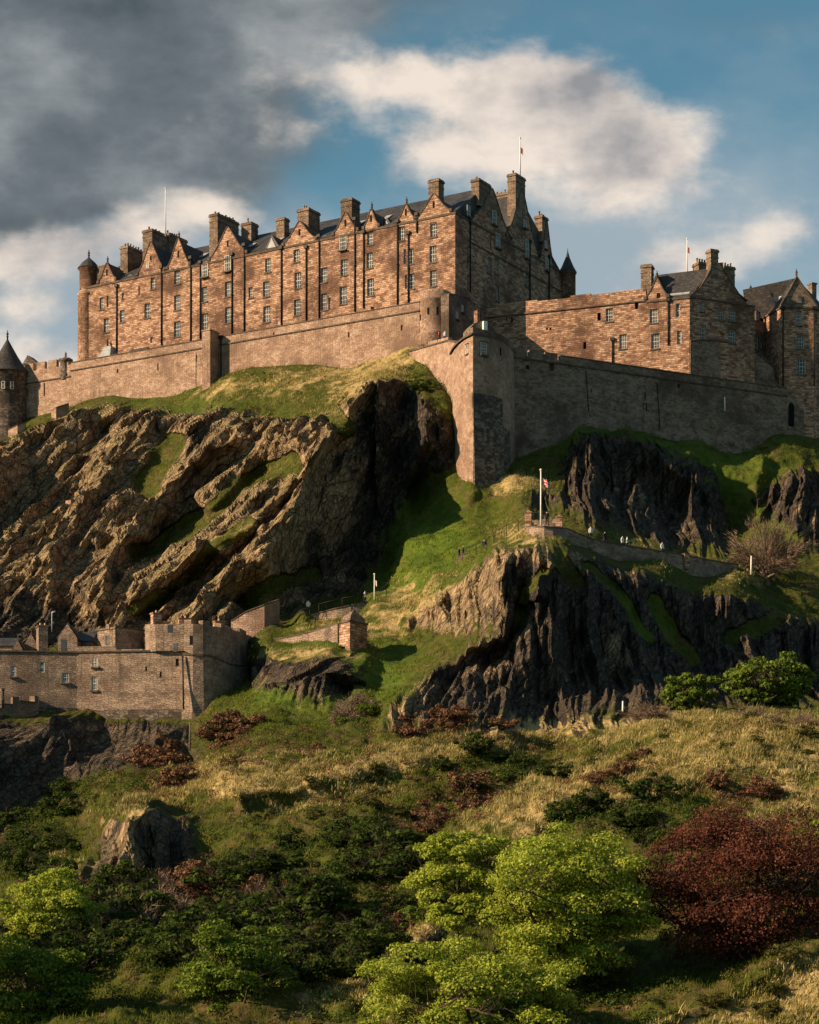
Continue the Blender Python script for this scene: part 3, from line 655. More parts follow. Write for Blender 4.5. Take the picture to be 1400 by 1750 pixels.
def gable(parent, fr, u, zb, w, h, d0=.0, back=7.0, stone='sandstone', roof='slate', cap=True, slit_=True, name='gable', rise=0.5):
    """steep gable with flared shoulders and raised copings, and its own little roof running back"""
    prof = [(-w, 0), (-w, rise), (-w*.80, h*.16+rise*.5), (-w*.56, h*.42), (-w*.22, h*.80), (-w*.10, h*.93), (0, h)]
    poly = [(u+x, zb+z) for x, z in prof]+[(u-x, zb+z) for x, z in prof[-2::-1]]
    m = MB(); m.prism(fr, poly, d0-.45, d0)
    g = m.build(name, stone, parent)
    c = MB()
    for k in range(1, len(prof)-1):
        for sgn in (-1, 1):
            a = (u+sgn*-prof[k][0], zb+prof[k][1]); b = (u+sgn*-prof[k+1][0], zb+prof[k+1][1])
            L = math.hypot(b[0]-a[0], b[1]-a[1]); nx, nz = -(b[1]-a[1])/L, (b[0]-a[0])/L
            if nz < 0: nx, nz = -nx, -nz
            t_ = .14; c.prism(fr, [a, b, (b[0]+nx*t_, b[1]+nz*t_), (a[0]+nx*t_, a[1]+nz*t_)], d0-.52, d0+.09)
    for sgn in (-1, 1): c.box(fr, u+sgn*w-.22, u+sgn*w+.22, d0-.5, d0+.16, zb+rise-.25, zb+rise+.2)
    c.build('coping', 'cope', g)
    r = MB(); r.prism(fr, [(u-w*.97, zb), (u-w*.97, zb+.1), (u-w*.5, zb+h*.42), (u, zb+h*.92), (u+w*.5, zb+h*.42), (u+w*.97, zb+.1), (u+w*.97, zb)], d0-back, d0-.46)
    r.build('gable_roof', roof, parent)
    if slit_:
        q = MB(); q.box(fr, u-.16, u+.16, d0-.02, d0+.015, zb+h*.38, zb+h*.38+1.0); q.build('slit_opening', 'void', g)
    if cap: finial(g, fr.p(u, d0-.2, zb+h), 1.2)
    return g
def merlons(mb, fr, u0, u1, z, h, th, mw=1.6, gap=.8, d=0):
    u = u0
    while u < u1: mb.box(fr, u, min(u+mw, u1), d-th, d, z, z+h); u += mw+gap

# ------------------------------------------------------------------ main range of the castle
A = Frame(124, 342.5, 778, 305)                  # long sunlit front, left end to near corner
B = Frame.__new__(Frame); B.o = A.p(A.L, 0, 0); B.o.z = 0; B.t = -A.n; B.n = A.t.copy(); B.L = 34.5    # gable end in shade
ZE = 102.0; ZB = 82.0
def main_range():
    th = thing('castle_barracks', A.p(A.L/2, -15, ZB), 'long sandstone castle range of many gables and chimneys crowning the rock', 'castle')
    win = [(390,450,1.15,2.4),(390,494,1.15,2.3),(390,538,1.15,2.4),(351,462,1.15,2.1),(349,503,1.15,2.3),(349.5,550,1.3,2.6),(303,474,1.2,2.1),(303,517,1.25,2.3),(303,562,1.3,2.4),
     (261.5,484,.95,1.8),(252,531,1.2,2.3),(253,454,.6,.8),(209,540,1.0,1.9),(210,507,.45,1.2),(182,556,1.1,2.2),(174,518.5,.85,1.9),(184,515,.4,1.8),
     (458,453,1.05,2.1),(455,494,1.2,2.3),(456,537,1.3,2.4),(428.6,500,.8,1.6),(507,437,1.1,1.9),(509,479,1.2,2.4),(508,525,1.15,2.4),(554,470,1.15,2.2),(554,516,1.05,2.5),(563,520,.4,1.9),
     (587,414,1.2,2.3),(588,457,1.2,2.4),(586.6,504.5,1.25,2.6),(633,407,1.1,1.9),(632,445,1.1,2.3),(633.4,490.6,1.2,2.5),(686.6,399,1.0,2.0),(702,438,1.0,2.2),(692,438.5,.4,2.2),(703,480.6,1.1,2.2),(694,482,.4,2.0),
     (741,392.5,1.1,2.1),(740,434,1.15,2.4),(740.6,475.5,1.1,2.3),(238,497,.35,1.5),(259,581,.5,.9)]
    W_ = [A.hit(x, y)+(w, h) for x, y, w, h in win]
    hs = [h for h in W_ if h[1]+h[3]/2 < ZE-.1]; top = [h for h in W_ if h[1]+h[3]/2 >= ZE-.1]
    m = MB(); holed(m, A, 1.6, A.L, ZB, ZE, hs, .32)
    # back and far sides, so that the range is a solid building
    m.box(A, 0.5, A.L-.6, -34, -.7, ZB, ZE-.3)
    wl = m.build('wall', 'sandstone', th)
    m = MB()
    # shaded gable end
    wb = [(800,361,.9,1.6),(844,372.5,1.25,2.1),(850,412,1.35,2.2),(838,413.5,.6,2.2),(837,454,1.1,2.3),(849,455,1.1,2.3),(799,437,.5,2.4),(799.6,483.5,.5,2.4),(850.6,501.7,.9,2.2),
          (896,383,.9,1.3),(900,426,1.1,2.9),(901.6,477,1.2,2.4),(934,452,1.0,1.9),(936,502,.8,2.4),(932,419,.7,1.3)]
    WB = [B.hit(x, y)+(w, h) for x, y, w, h in wb]
    hb = [h for h in WB if h[1]+h[3]/2 < ZE-.1]; tb = [h for h in WB if h[1]+h[3]/2 >= ZE-.1]
    holed(m, B, 0, B.L, ZB, ZE, hb, .32); m.build('wall', 'sandstone', th, label='shaded end wall of the castle range')
    for h in hs: window(th, A, *h)
    for h in hb: window(th, B, *h)
    # string courses / wall heads
    c = MB(); c.box(A, 1.6, A.L+.12, 0, .12, ZE-.25, ZE+.06); c.box(B, .12, B.L, 0, .12, ZE-.25, ZE+.06); c.box(B, 3.4, B.L, .003, .1, ZE-3.2, ZE-3.0); c.build('string_course', 'cope', th)
    # roofs: two parallel ridges along the front
    r = MB(); r.prism_s(A, [(-.1, ZE), (-9.2, ZE+6.3), (-18, ZE+1.0), (-18, ZE)], 3, A.L-.5); r.build('roof', 'slate', th)
    r = MB(); r.prism_s(A, [(-17.9, ZE), (-17.9, ZE+.9), (-22, ZE+7.2), (-34, ZE)], A.L-26, A.L-.5); r.build('roof', 'slate', th)
    # gables of the front: apex px, apex py, half width px
    gl = [(183,449,15,True,0),(258,413,23,False,0),(305,407,19,True,0),(389.5,388,32,False,0),(512,378,28,False,0),(590.5,362,21,False,0),(634.5,357,13,True,0),(694,349,15,True,0),(741.5,331,29,False,0)]
    for x, y, hw, cp, _ in gl:
        u, za = A.hit(x, y); w = abs(A.hit(x+hw, y)[0]-A.hit(x-hw, y)[0])/2
        gable(th, A, u, ZE-.05, w, za-ZE, 0.03, 8.5, cap=cp)
    for h in top:      # dormer-like windows that break the wall head
        u, z, w, hh = h; q = MB(); q.box(A, u-w/2-.3, u+w/2+.3, -.5, .05, ZE-1.2, z+hh/2+.35); q.build('dormer', 'sandstone', th); window(th, A, u, z, w, hh, d=.12)
    # dormer heads between the gables
    for x, y, hw in ((470,404,17),(330,436,12),(560,404,13),(666,374,9),(228,470,12)):
        u, za = A.hit(x, y, -2.2); w = hw*.088
        g = MB(); g.prism(A, [(u-w, ZE), (u-w, ZE+.6), (u, za), (u+w, ZE+.6), (u+w, ZE)], -6.5, -1.4); g.build('dormer', 'slate', th)
        g = MB(); g.prism(A, [(u-w*.7, ZE+.3), (u, za-.5), (u+w*.7, ZE+.3)], -1.39, -1.3); g.build('dormer_gable', 'lead', th)
    # rooflights
    for x, y in ((480,398),(663,366),(540,400),(618,385),(350,440),(432,415),(215,470)):
        u, z = A.hit(x, y, -4.2); zz = ZE+(4.2-.1)/9.1*6.3
        g = MB(); a = [A.p(u-.5, -3.4, zz-.55+.12), A.p(u+.5, -3.4, zz-.55+.12), A.p(u+.5, -4.7, zz+.35+.12), A.p(u-.5, -4.7, zz+.35+.12)]
        g.hexa(a+[p+Vector((0, 0, .1)) for p in a]); g.build('rooflight', 'lead', th)
    # chimneys (px, top py, width m, distance behind the front, depth m, pots)
    for x, yt, w, d, dp, pots in ((741,307,1.7,-.1,1.5,0),(592,340,1.9,-.1,2.2,0),(518,357,2.0,-.6,3.0,5),(365,366,1.6,-2.2,5.5,6),(384,372,1.1,-7,2,0),(479,373,1.5,-4.5,1.3,0),(421,381,1.9,-6,1.8,2),
                                  (252,393,1.9,-1,6.0,7),(281,400,2.0,-5,4.6,8),(212,421,1.5,-3.5,6,9),(268,402,1.2,-9,2,2)):
        u, zt = A.hit(x, yt, d); chimney(th, A, u, d, ZE-1+(.0 if d > -1 else 1.5), zt, w, dp, pots)
    # gables and stacks of the shaded end
    for x, y, hw, kk in ((841,322,10.3,0),(892,322,9.0,1),(934,376,3.6,0)):
        u, za = B.hit(x, y, 0); w = hw*.5*1.12
        gable(th, B, u, ZE-.05, w, za-ZE, .04, 9, cap=False, slit_=False, name='end_gable', rise=.9)
    for h in tb: u, z, w, hh = h; window(th, B, u, z, w, hh, d=.14)
    for x, yt, w, dp, pots in ((828,311,3.4,1.3,4),(889,301,3.0,1.4,3),(931,371,1.9,1.3,3)):
        u, zt = B.hit(x, yt, 0); chimney(th, B, u, .06, ZE+3, zt, w, dp, pots, along='u')
    u, zt = B.hit(868, 331, -8); chimney(th, B, u, -6, ZE+3, zt, 1.3, 5, 7)
    # bartizan at the far corner
    c = B.p(B.L-.6, .5, 0); t = MB(); t.ring((c.x, c.y), [(.2, ZE-5.2), (1.25, ZE-3.8), (1.25, ZE-.2), (1.4, ZE-.1), (1.4, ZE+.1)], 16); o = t.build('bartizan', 'sandstone', th)
    t = MB(); t.ring((c.x, c.y), [(1.45, ZE+.1), (.95, ZE+1.0), (.35, ZE+2.4), (.1, ZE+3.3), (.02, ZE+3.9)], 16); t.build('turret_roof', 'slate', o)
    # round stair turret at the left end
    u0, z1 = A.hit(143, 500); c = A.p(u0, -1.3, 0); ux, zc = A.hit(149, 462, -1.3); ux, za = A.hit(149.5, 441, -1.3)
    t = MB(); t.ring((c.x, c.y), [(1.7, ZB), (1.7, z1-.5), (1.9, z1-.3), (1.9, z1), (1.5, z1+.05), (1.5, zc-.2), (1.7, zc), (1.7, zc+.15)], 24); o = t.build('turret', 'sandstone', th)
    t = MB(); t.ring((c.x, c.y), [(1.85, zc+.15), (1.1, zc+1.1), (.12, za)], 12, smooth=False); t.build('turret_roof', 'slate', o); finial(o, Vector((c.x, c.y, za)), 1.3, 'iron')
    t = MB(); t.box(A, u0+1.2, u0+4.2, -4.2, -1.2, ZE-3, zc+.3); t.build('turret_shoulder', 'dark_stone', th)
    for x, ya, yb in ((200,490,600),(276.6,458,590),(326.6,442,585),(343,450,580),(397,436,572),(418,420,568),(481.5,425,556),(524,424,548),(546,405,545),(607,376,533),(622,398,527),(680,380,524),(698.6,400,518),(713,368,398)):
        u, z1_ = A.hit(x, ya); _, z0_ = A.hit(x, yb); pipe(th, A, u, z0_, z1_)
    for x, ya, yb in ((803,382,500),(905,414,530),(938,440,530)):
        u, z1_ = B.hit(x, ya); _, z0_ = B.hit(x, yb); pipe(th, B, u, z0_, z1_)
    for x, y, w, h in ((154,0,0,0),):
        pass
    return th
main_range()

# ------------------------------------------------------------------ upper ramparts
def col_wall(mb, pts, zt, zb, th=1.6, batter=0.0):
    """wall along plan points [(x, y)], outside face towards the camera side; batter pushes the foot out"""
    n = len(pts); out = []
    for i in range(n):
        a = Vector(pts[max(i-1, 0)]); b = Vector(pts[min(i+1, n-1)]); t = (b-a).normalized(); out.append(Vector((t.y, -t.x)))
    zt = zt if isinstance(zt, (list, tuple)) else [zt]*n; zb = zb if isinstance(zb, (list, tuple)) else [zb]*n
    q = [Vector(p) for p in pts]
    for i in range(n-1):
        j = i+1; bi = out[i]*batter*(zt[i]-zb[i]); bj = out[j]*batter*(zt[j]-zb[j]); ii = -out[i]*th; ij = -out[j]*th
        V3 = lambda p, z: (p.x, p.y, z)
        mb.face([V3(q[i]+bi, zb[i]), V3(q[j]+bj, zb[j]), V3(q[j], zt[j]), V3(q[i], zt[i])])
        mb.face([V3(q[i], zt[i]), V3(q[j], zt[j]), V3(q[j]+ij, zt[j]), V3(q[i]+ii, zt[i])])
        mb.face([V3(q[i]+ii, zt[i]), V3(q[j]+ij, zt[j]), V3(q[j]+ij, zb[j]), V3(q[i]+ii, zb[i])])
    for k, o_ in ((0, out[0]), (n-1, out[-1])):
        mb.face([(q[k].x+o_.x*batter*(zt[k]-zb[k]), q[k].y+o_.y*batter*(zt[k]-zb[k]), zb[k]), (q[k].x, q[k].y, zt[k]), (q[k].x-o_.x*th, q[k].y-o_.y*th, zt[k]), (q[k].x-o_.x*th, q[k].y-o_.y*th, zb[k])])
def XY(px, Y): return ((px-CX)/F*Y, Y)
RL = Frame(43, 341, 712, 303.5)
def ramparts():
    th = thing('rampart_wall', RL.p(RL.L/2, 0, 78), 'long sunlit curtain wall under the gabled castle range, with a projecting buttress', 'wall')
    u1 = RL.hit(121, 610)[0]; m = MB()
    hs = [RL.hit(x, y)+(w, h) for x, y, w, h in ((76,666,.3,2.1),(201,634,.35,.6),(270,627,.25,1.1),(336,612,.2,1.0),(596,572,.3,.8),(686.5,560,.3,.8),(46,672,.5,1.2),(468,571,.25,.5),(635,527,.3,.5))]
    zt = 88.55
    holed(m, RL, u1, RL.L+.5, 66, zt, [h for h in hs if h[0] > u1], .6); m.box(RL, u1+.01, RL.L, -1.6, -.62, 66, zt-.01)
    m.box(RL, u1, RL.L+.5, -.62, 0, zt, zt+.05); m.build('wall', 'rubble', th)
    m = MB(); z0 = RL.hit(43, 634)[1]
    holed(m, RL, 0, u1, 66, z0-1.0, [h for h in hs if h[0] < u1], .6); m.box(RL, 0, u1, -1.6, -.62, 66, z0-1.0)
    m.box(RL, 0, u1, -.61, 0, z0-1, z0-.2); merlons(m, RL, 0, u1, z0-.2, 1.2, .6, 1.7, .7); m.box(RL, 0, .2, -3, 0, 66, z0)
    m.build('battlement', 'rubble', th)
    c = MB(); c.box(RL, u1, RL.L+.5, 0, .14, zt-1.25, zt-1.07); c.box(RL, 0, u1, 0, .14, z0-2.2, z0-2.0); c.box(RL, u1, RL.L+.5, -.7, .08, zt+.05, zt+.2); c.build('string_course', 'cope', th)
    ub, zb_ = RL.hit(361, 574); m = MB()
    m.box(RL, ub, ub+1.5, 0.02, 2.3, 66, zb_+.1, .0); m.box(RL, ub-.1, ub+1.6, 0.02, 2.4, zb_+.1, zb_+.3); m.build('buttress', 'rubble', th)
    pipe(th, RL, ub+1.9, 76, zb_-.6)
    m = MB(); u, z = RL.hit(335, 612); m.box(RL, u-.02, u+.06, .01, .06, 79, z+.8); m.build('drainpipe', 'iron', th)
    # sentry turret on the battlement
    u, z = RL.hit(109, 622); c = RL.p(u, -.5, 0); t = thing('sentry_turret', (c.x, c.y, z-1), 'small dark sentry turret with a knob on the left battlement', 'turret')
    m = MB(); m.ring((c.x, c.y), [(.75, z-2.4), (.95, z-1.7), (.85, z-1.6), (.85, z+.3), (1.15, z+.5), (1.15, z+.8), (.5, z+1.0), (.25, z+1.25)], 12); m.build('body', 'bare_stone', t)
    finial(t, Vector((c.x, c.y, z+1.2)), .9)
    for k, (x, y) in enumerate(((81, 618), (56, 625))):
        pass
    # low roofs behind the parapet
    for x0, x1, y, nm, lb, mt in ((160,190,590,'lookout_roof','small pale hipped roof peeping over the sunlit parapet','lead'),(205,253,592,'shed_roof','long low dark roof behind the sunlit parapet','slate')):
        a, _ = RL.hit(x0, y, -3); b, za = RL.hit(x1, y, -3); t = thing(nm, RL.p((a+b)/2, -4.5, 86), lb, 'roof')
        m = MB(); m.hexa([RL.p(a, -6.5, zt-.6), RL.p(b, -6.5, zt-.6), RL.p(b, -2.5, zt-.6), RL.p(a, -2.5, zt-.6), RL.p(a+1.1, -4.8, za+.4), RL.p(b-1.1, -4.8, za+.4), RL.p(b-1.1, -4.3, za+.4), RL.p(a+1.1, -4.3, za+.4)]); m.build('roof', mt, t)
        m = MB(); m.box(RL, a+.2, b-.2, -6.2, -2.8, 84, zt-.62); m.build('wall', 'sandstone', t)
        if nm == 'lookout_roof': finial(t, RL.p((a+b)/2-.2, -4.5, za+.4), 1.3)
    # round tower with pointed roof at the far left
    c = Vector(XY(13, 341)).to_3d(); th = thing('round_tower', (c.x, c.y, 74), 'dark round tower with a pointed slate roof at the left edge', 'tower')
    z1 = (HY-631)/F*338; zc = (HY-579)/F*341
    m = MB(); m.ring((c.x, c.y), [(3.15, 60), (3.0, z1-4.6), (2.95, z1-1.8), (3.1, z1-1.7), (3.1, z1-.1), (3.25, z1)], 28); m.build('wall', 'bare_stone', th)
    m = MB(); m.ring((c.x, c.y), [(3.45, z1), (1.7, z1+2.7), (.05, zc)], 28); m.build('roof', 'slate', th); finial(th, Vector((c.x, c.y, zc-.1)), 1.5, 'iron')
    for a in (-118, -92, -66):
        f = Frame.__new__(Frame); ca, sa_ = math.cos(R(a)), math.sin(R(a)); f.o = Vector((c.x+3.0*ca, c.y+3.0*sa_, 0)); f.t = Vector((-sa_, ca, 0)); f.n = Vector((ca, sa_, 0)); f.L = 0
        window(th, f, 0, (HY-658)/F*338, .6, 1.2, d=.12)
    t = thing('stair_house', RL.p(1.5, -4, 86), 'small dark gabled roof house beside the pointed round tower', 'house')
    u, z = RL.hit(52, 612, -4); f = Frame(38, 346, 66, 345)
    m = MB(); m.prism(f, [(0, 84), (0, z-.9), (1.0, z+.5), (2.6, z-.8), (2.6, 84)], -2, 0); m.build('wall', 'bare_stone', t)
    # half-round tower where the curtain walls meet
    c = Vector(XY(742.5, 304.5)).to_3d(); rr = 2.42; zt2 = (HY-494)/F*302.2
    th = thing('round_tower', (c.x, c.y, 78), 'squat round sandstone tower in front of the near corner of the castle range', 'tower')
    m = MB(); m.ring((c.x, c.y), [(rr+.25, 70), (rr+.05, zt2-6.2), (rr+.12, zt2-6.1), (rr, zt2-5.9), (rr, zt2-1.35), (rr+.1, zt2-1.25), (rr, zt2-1.1), (rr, zt2), (rr-.5, zt2), (rr-.5, zt2-.8), (.01, zt2-.8)], 36); m.build('wall', 'rubble', th)
    for a, zz, w, h in ((-112, -3.1, .28, 1.0), (-80, -3.1, .3, 1.2), (-145, -3.8, .22, .8), (-140, -7.4, .25, .6)):
        f = Frame.__new__(Frame); ca, sa_ = math.cos(R(a)), math.sin(R(a)); f.o = Vector((c.x+rr*ca, c.y+rr*sa_, 0)); f.t = Vector((-sa_, ca, 0)); f.n = Vector((ca, sa_, 0)); f.L = 0
        q = MB(); q.box(f, -w/2, w/2, -.3, .03, zt2+zz-h/2, zt2+zz+h/2); q.build('slit_opening', 'void', th)
    # wing wall in shade behind that tower
    f = Frame(767, 301.5, 824, 313); th = thing('wing_wall', f.p(f.L/2, 0, 80), 'short shaded wall running back from the squat round tower', 'wall')
    u0, za = 0, f.hit(769, 505)[1]; ub, zb2 = f.hit(795, 508); uc, zc2 = f.hit(823, 528)
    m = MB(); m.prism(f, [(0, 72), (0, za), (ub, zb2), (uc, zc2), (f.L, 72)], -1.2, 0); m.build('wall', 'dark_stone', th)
    m = MB(); m.prism(f, [(0, za), (ub, zb2), (uc, zc2), (uc, zc2+.22), (ub, zb2+.22), (0, za+.22)], -1.3, .12); m.build('coping', 'cope', th)
    for x, y in ((781,540),(790,528)): u, z = f.hit(x, y); window(th, f, u, z, .7, 1.1, d=.06)
    # lit curtain wall down to the corner bastion
    th = thing('curtain_wall', Vector(XY(740, 291)).to_3d()+Vector((0, 0, 72)), 'sloping lit wall between grassy crest and tall corner bastion', 'wall')
    pts = [XY(698, 301.5), XY(716, 297), XY(745, 290), XY(766, 285.2), XY(786, 281)]; zt = [(HY-y)/F*Y for y, Y in ((602,301.5),(597,297),(589,290),(583,285.2),(587,281))]
    m = MB(); col_wall(m, pts, zt, 58, 1.5); m.build('wall', 'rubble', th)
    m = MB(); col_wall(m, [(x-.12, y-.04) for x, y in pts], [z+.2 for z in zt], zt, 1.8); m.build('coping', 'cope', th)
    pts2 = [XY(732, 295), XY(750, 290.5), XY(766, 286.8)]; m = MB(); col_wall(m, pts2, [(HY-y)/F*Y for y, Y in ((584,295),(580,290.5),(576,286.8))], 76, .6); m.build('parapet', 'rubble', th)
    # corner bastion
    bp = [(771,284.6),(777,281.5),(785,279),(794,277),(802,275.8),(808.5,275.0),(826,275.8),(843,276.8),(858,278.4),(870,280.8),(879,284)]
    th = thing('corner_bastion', Vector(XY(825, 282)).to_3d()+Vector((0, 0, 60)), 'tall rounded corner bastion, lit on its left and dark on its right', 'bastion')
    pts = [XY(*b) for b in bp]; ztb = 76.15
    zsp = 68.6
    m = MB(); col_wall(m, pts, ztb, 46, 2.0, .022); m.build('wall', 'rubble', th)
    m = MB(); q = [(x+.02, y-.30) for x, y in pts[5:]]; col_wall(m, q, zsp, 46, .5, .03); m.build('foot_facing', 'bare_stone', th, label='dark weathered stone foot')
    m = MB(); col_wall(m, [(x+(x-18)*.02, y-.22) for x, y in pts], ztb+.2, ztb-.05, 2.2); m.build('string_course', 'cope', th)
    m = MB(); pp = pts[3:]; col_wall(m, pp, [ztb+.6, ztb+1.0, ztb+1.0, ztb+.9, ztb+.9, ztb+.9, ztb+.9, ztb+.9], ztb+.2, .7); m.build('parapet', 'dark_stone', th)
    m = MB(); m.face([(x, y, ztb) for x, y in pts]); m.build('deck', 'cope', th)
    for x, y, w, h, nm in ((826,596,1.0,1.6,'w'),(799,597,.55,1.2,'w'),(855,601,.25,1.0,'s'),(813,654,.45,1.9,'s')):
        for i in range(len(bp)-1):
            if bp[i][0] <= x < bp[i+1][0]: f = Frame(*bp[i], *bp[i+1]); u, z = f.hit(x, y); break
        if nm == 'w': window(th, f, u, z, w, h, d=.1); q = MB(); q.box(f, u-w/2-.12, u+w/2+.12, .02, .16, z+h/2, z+h/2+.14); q.box(f, u-w/2-.12, u+w/2+.12, .02, .2, z-h/2-.16, z-h/2); q.build('window_surround', 'cope', th)
        else: q = MB(); q.box(f, u-w/2, u+w/2, -.2, .07, z-h/2, z+h/2); q.build('slit_opening', 'void', th)
    t = thing('cap_house', Vector(XY(830, 280)).to_3d()+Vector((0, 0, ztb)), 'little dark cap house with a white door post on top of the corner bastion', 'house')
    f = Frame(804, 279, 856, 280.5); m = MB(); zr = (HY-546)/F*279
    m.prism(f, [(0, ztb), (0, zr-1.1), (.6, zr-.4), (1.6, zr), (2.5, zr-.1), (3.4, zr-.9), (3.9, ztb+.8), (3.9, ztb)], -2.5, 0); m.build('wall', 'dark_stone', t)
    u, z = f.hit(827.5, 560); m = MB(); m.box(f, u-.27, u+.27, .01, .5, z-.75, z+.75); m.build('door_post', 'white_paint', t)
    f = Frame(816, 283, 838, 285); m = MB(); m.box(f, 0, .5, -.6, 0, 74, (HY-530)/F*283); m.box(f, .9, 1.7, -.6, 0, 74, (HY-533)/F*283); m.build('parapet_stub', 'sandstone', t)
    # long dark rampart to the right
    RR = Frame(878, 283.6, 1345, 304.6); th = thing('rampart_wall', RR.p(RR.L/2, 0, 66), 'long shaded rampart wall running right from the corner bastion', 'wall')
    zt = 76.6; ue = RR.hit(958, 600)[0]
    hs = [RR.hit(x, y)+(w, h) for x, y, w, h in ((943,624,.8,1.5),(1102,677,.25,1.0),(1104,696,.2,1.2),(902,628,.5,.6),(1160,660,.4,.5),(1010,668,.2,.5))]
    m = MB(); holed(m, RR, 0, RR.L, 50, zt-1.0, hs, .5, lean=.03); m.box(RR, .1, RR.L-.1, -1.8, -.6, 50, zt-1.0); m.box(RR, ue, RR.L, -.6, 0, zt-.99, zt); merlons(m, RR, 0, ue, zt-.99, 1.25, .6, 1.9, .55); m.box(RR, 0, ue, -.6, -.02, zt-.99, zt-.6)
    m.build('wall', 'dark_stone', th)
    m = MB(); m.box(RR, 0, RR.L, .02, .16, zt-1.15, zt-.98); m.box(RR, ue, RR.L, -.7, .08, zt, zt+.14); m.build('string_course', 'cope', th)
    for x, ya, yb in ((1001,634,705),(1122.5,655,735),(869,607,745)): u, za = RR.hit(x, ya); _, zb3 = RR.hit(x, yb); q = MB(); q.bar(RR.p(u, .1, za), RR.p(u, .75, zb3), .07, 6); q.build('drainpipe', 'iron', th)
    u, z = RR.hit(1235, 692); q = MB(); q.bar(RR.p(u, .55, z-1), RR.p(u, .5, z+1), .08, 6); q.build('outlet_pipe', 'white_paint', th)
    R2 = Frame(1343, 304.5, 1500, 314); m2 = thing('rampart_wall', R2.p(R2.L/2, 0, 66), 'lower stepped rampart wall with a dark archway at the right edge', 'wall')
    m = MB(); z1 = R2.hit(1345, 676)[1]; z2 = R2.hit(1372, 698)[1]; z3 = R2.hit(1400, 706)[1]
    m.prism(R2, [(0, 50), (0, z1), (.9, z1+.4), (2.0, z1), (2.3, z2), (4.8, z3), (R2.L, z3), (R2.L, 50)], -1.5, 0); m.build('wall', 'dark_stone', m2)
    u, z = R2.hit(1352, 705); q = MB(); q.prism(R2, [(u-.5, z-2), (u-.5, z+.9), (u-.2, z+1.4), (u+.3, z+1.4), (u+.6, z+.9), (u+.6, z-2)], -.4, .03); q.build('archway', 'void', m2)
ramparts()

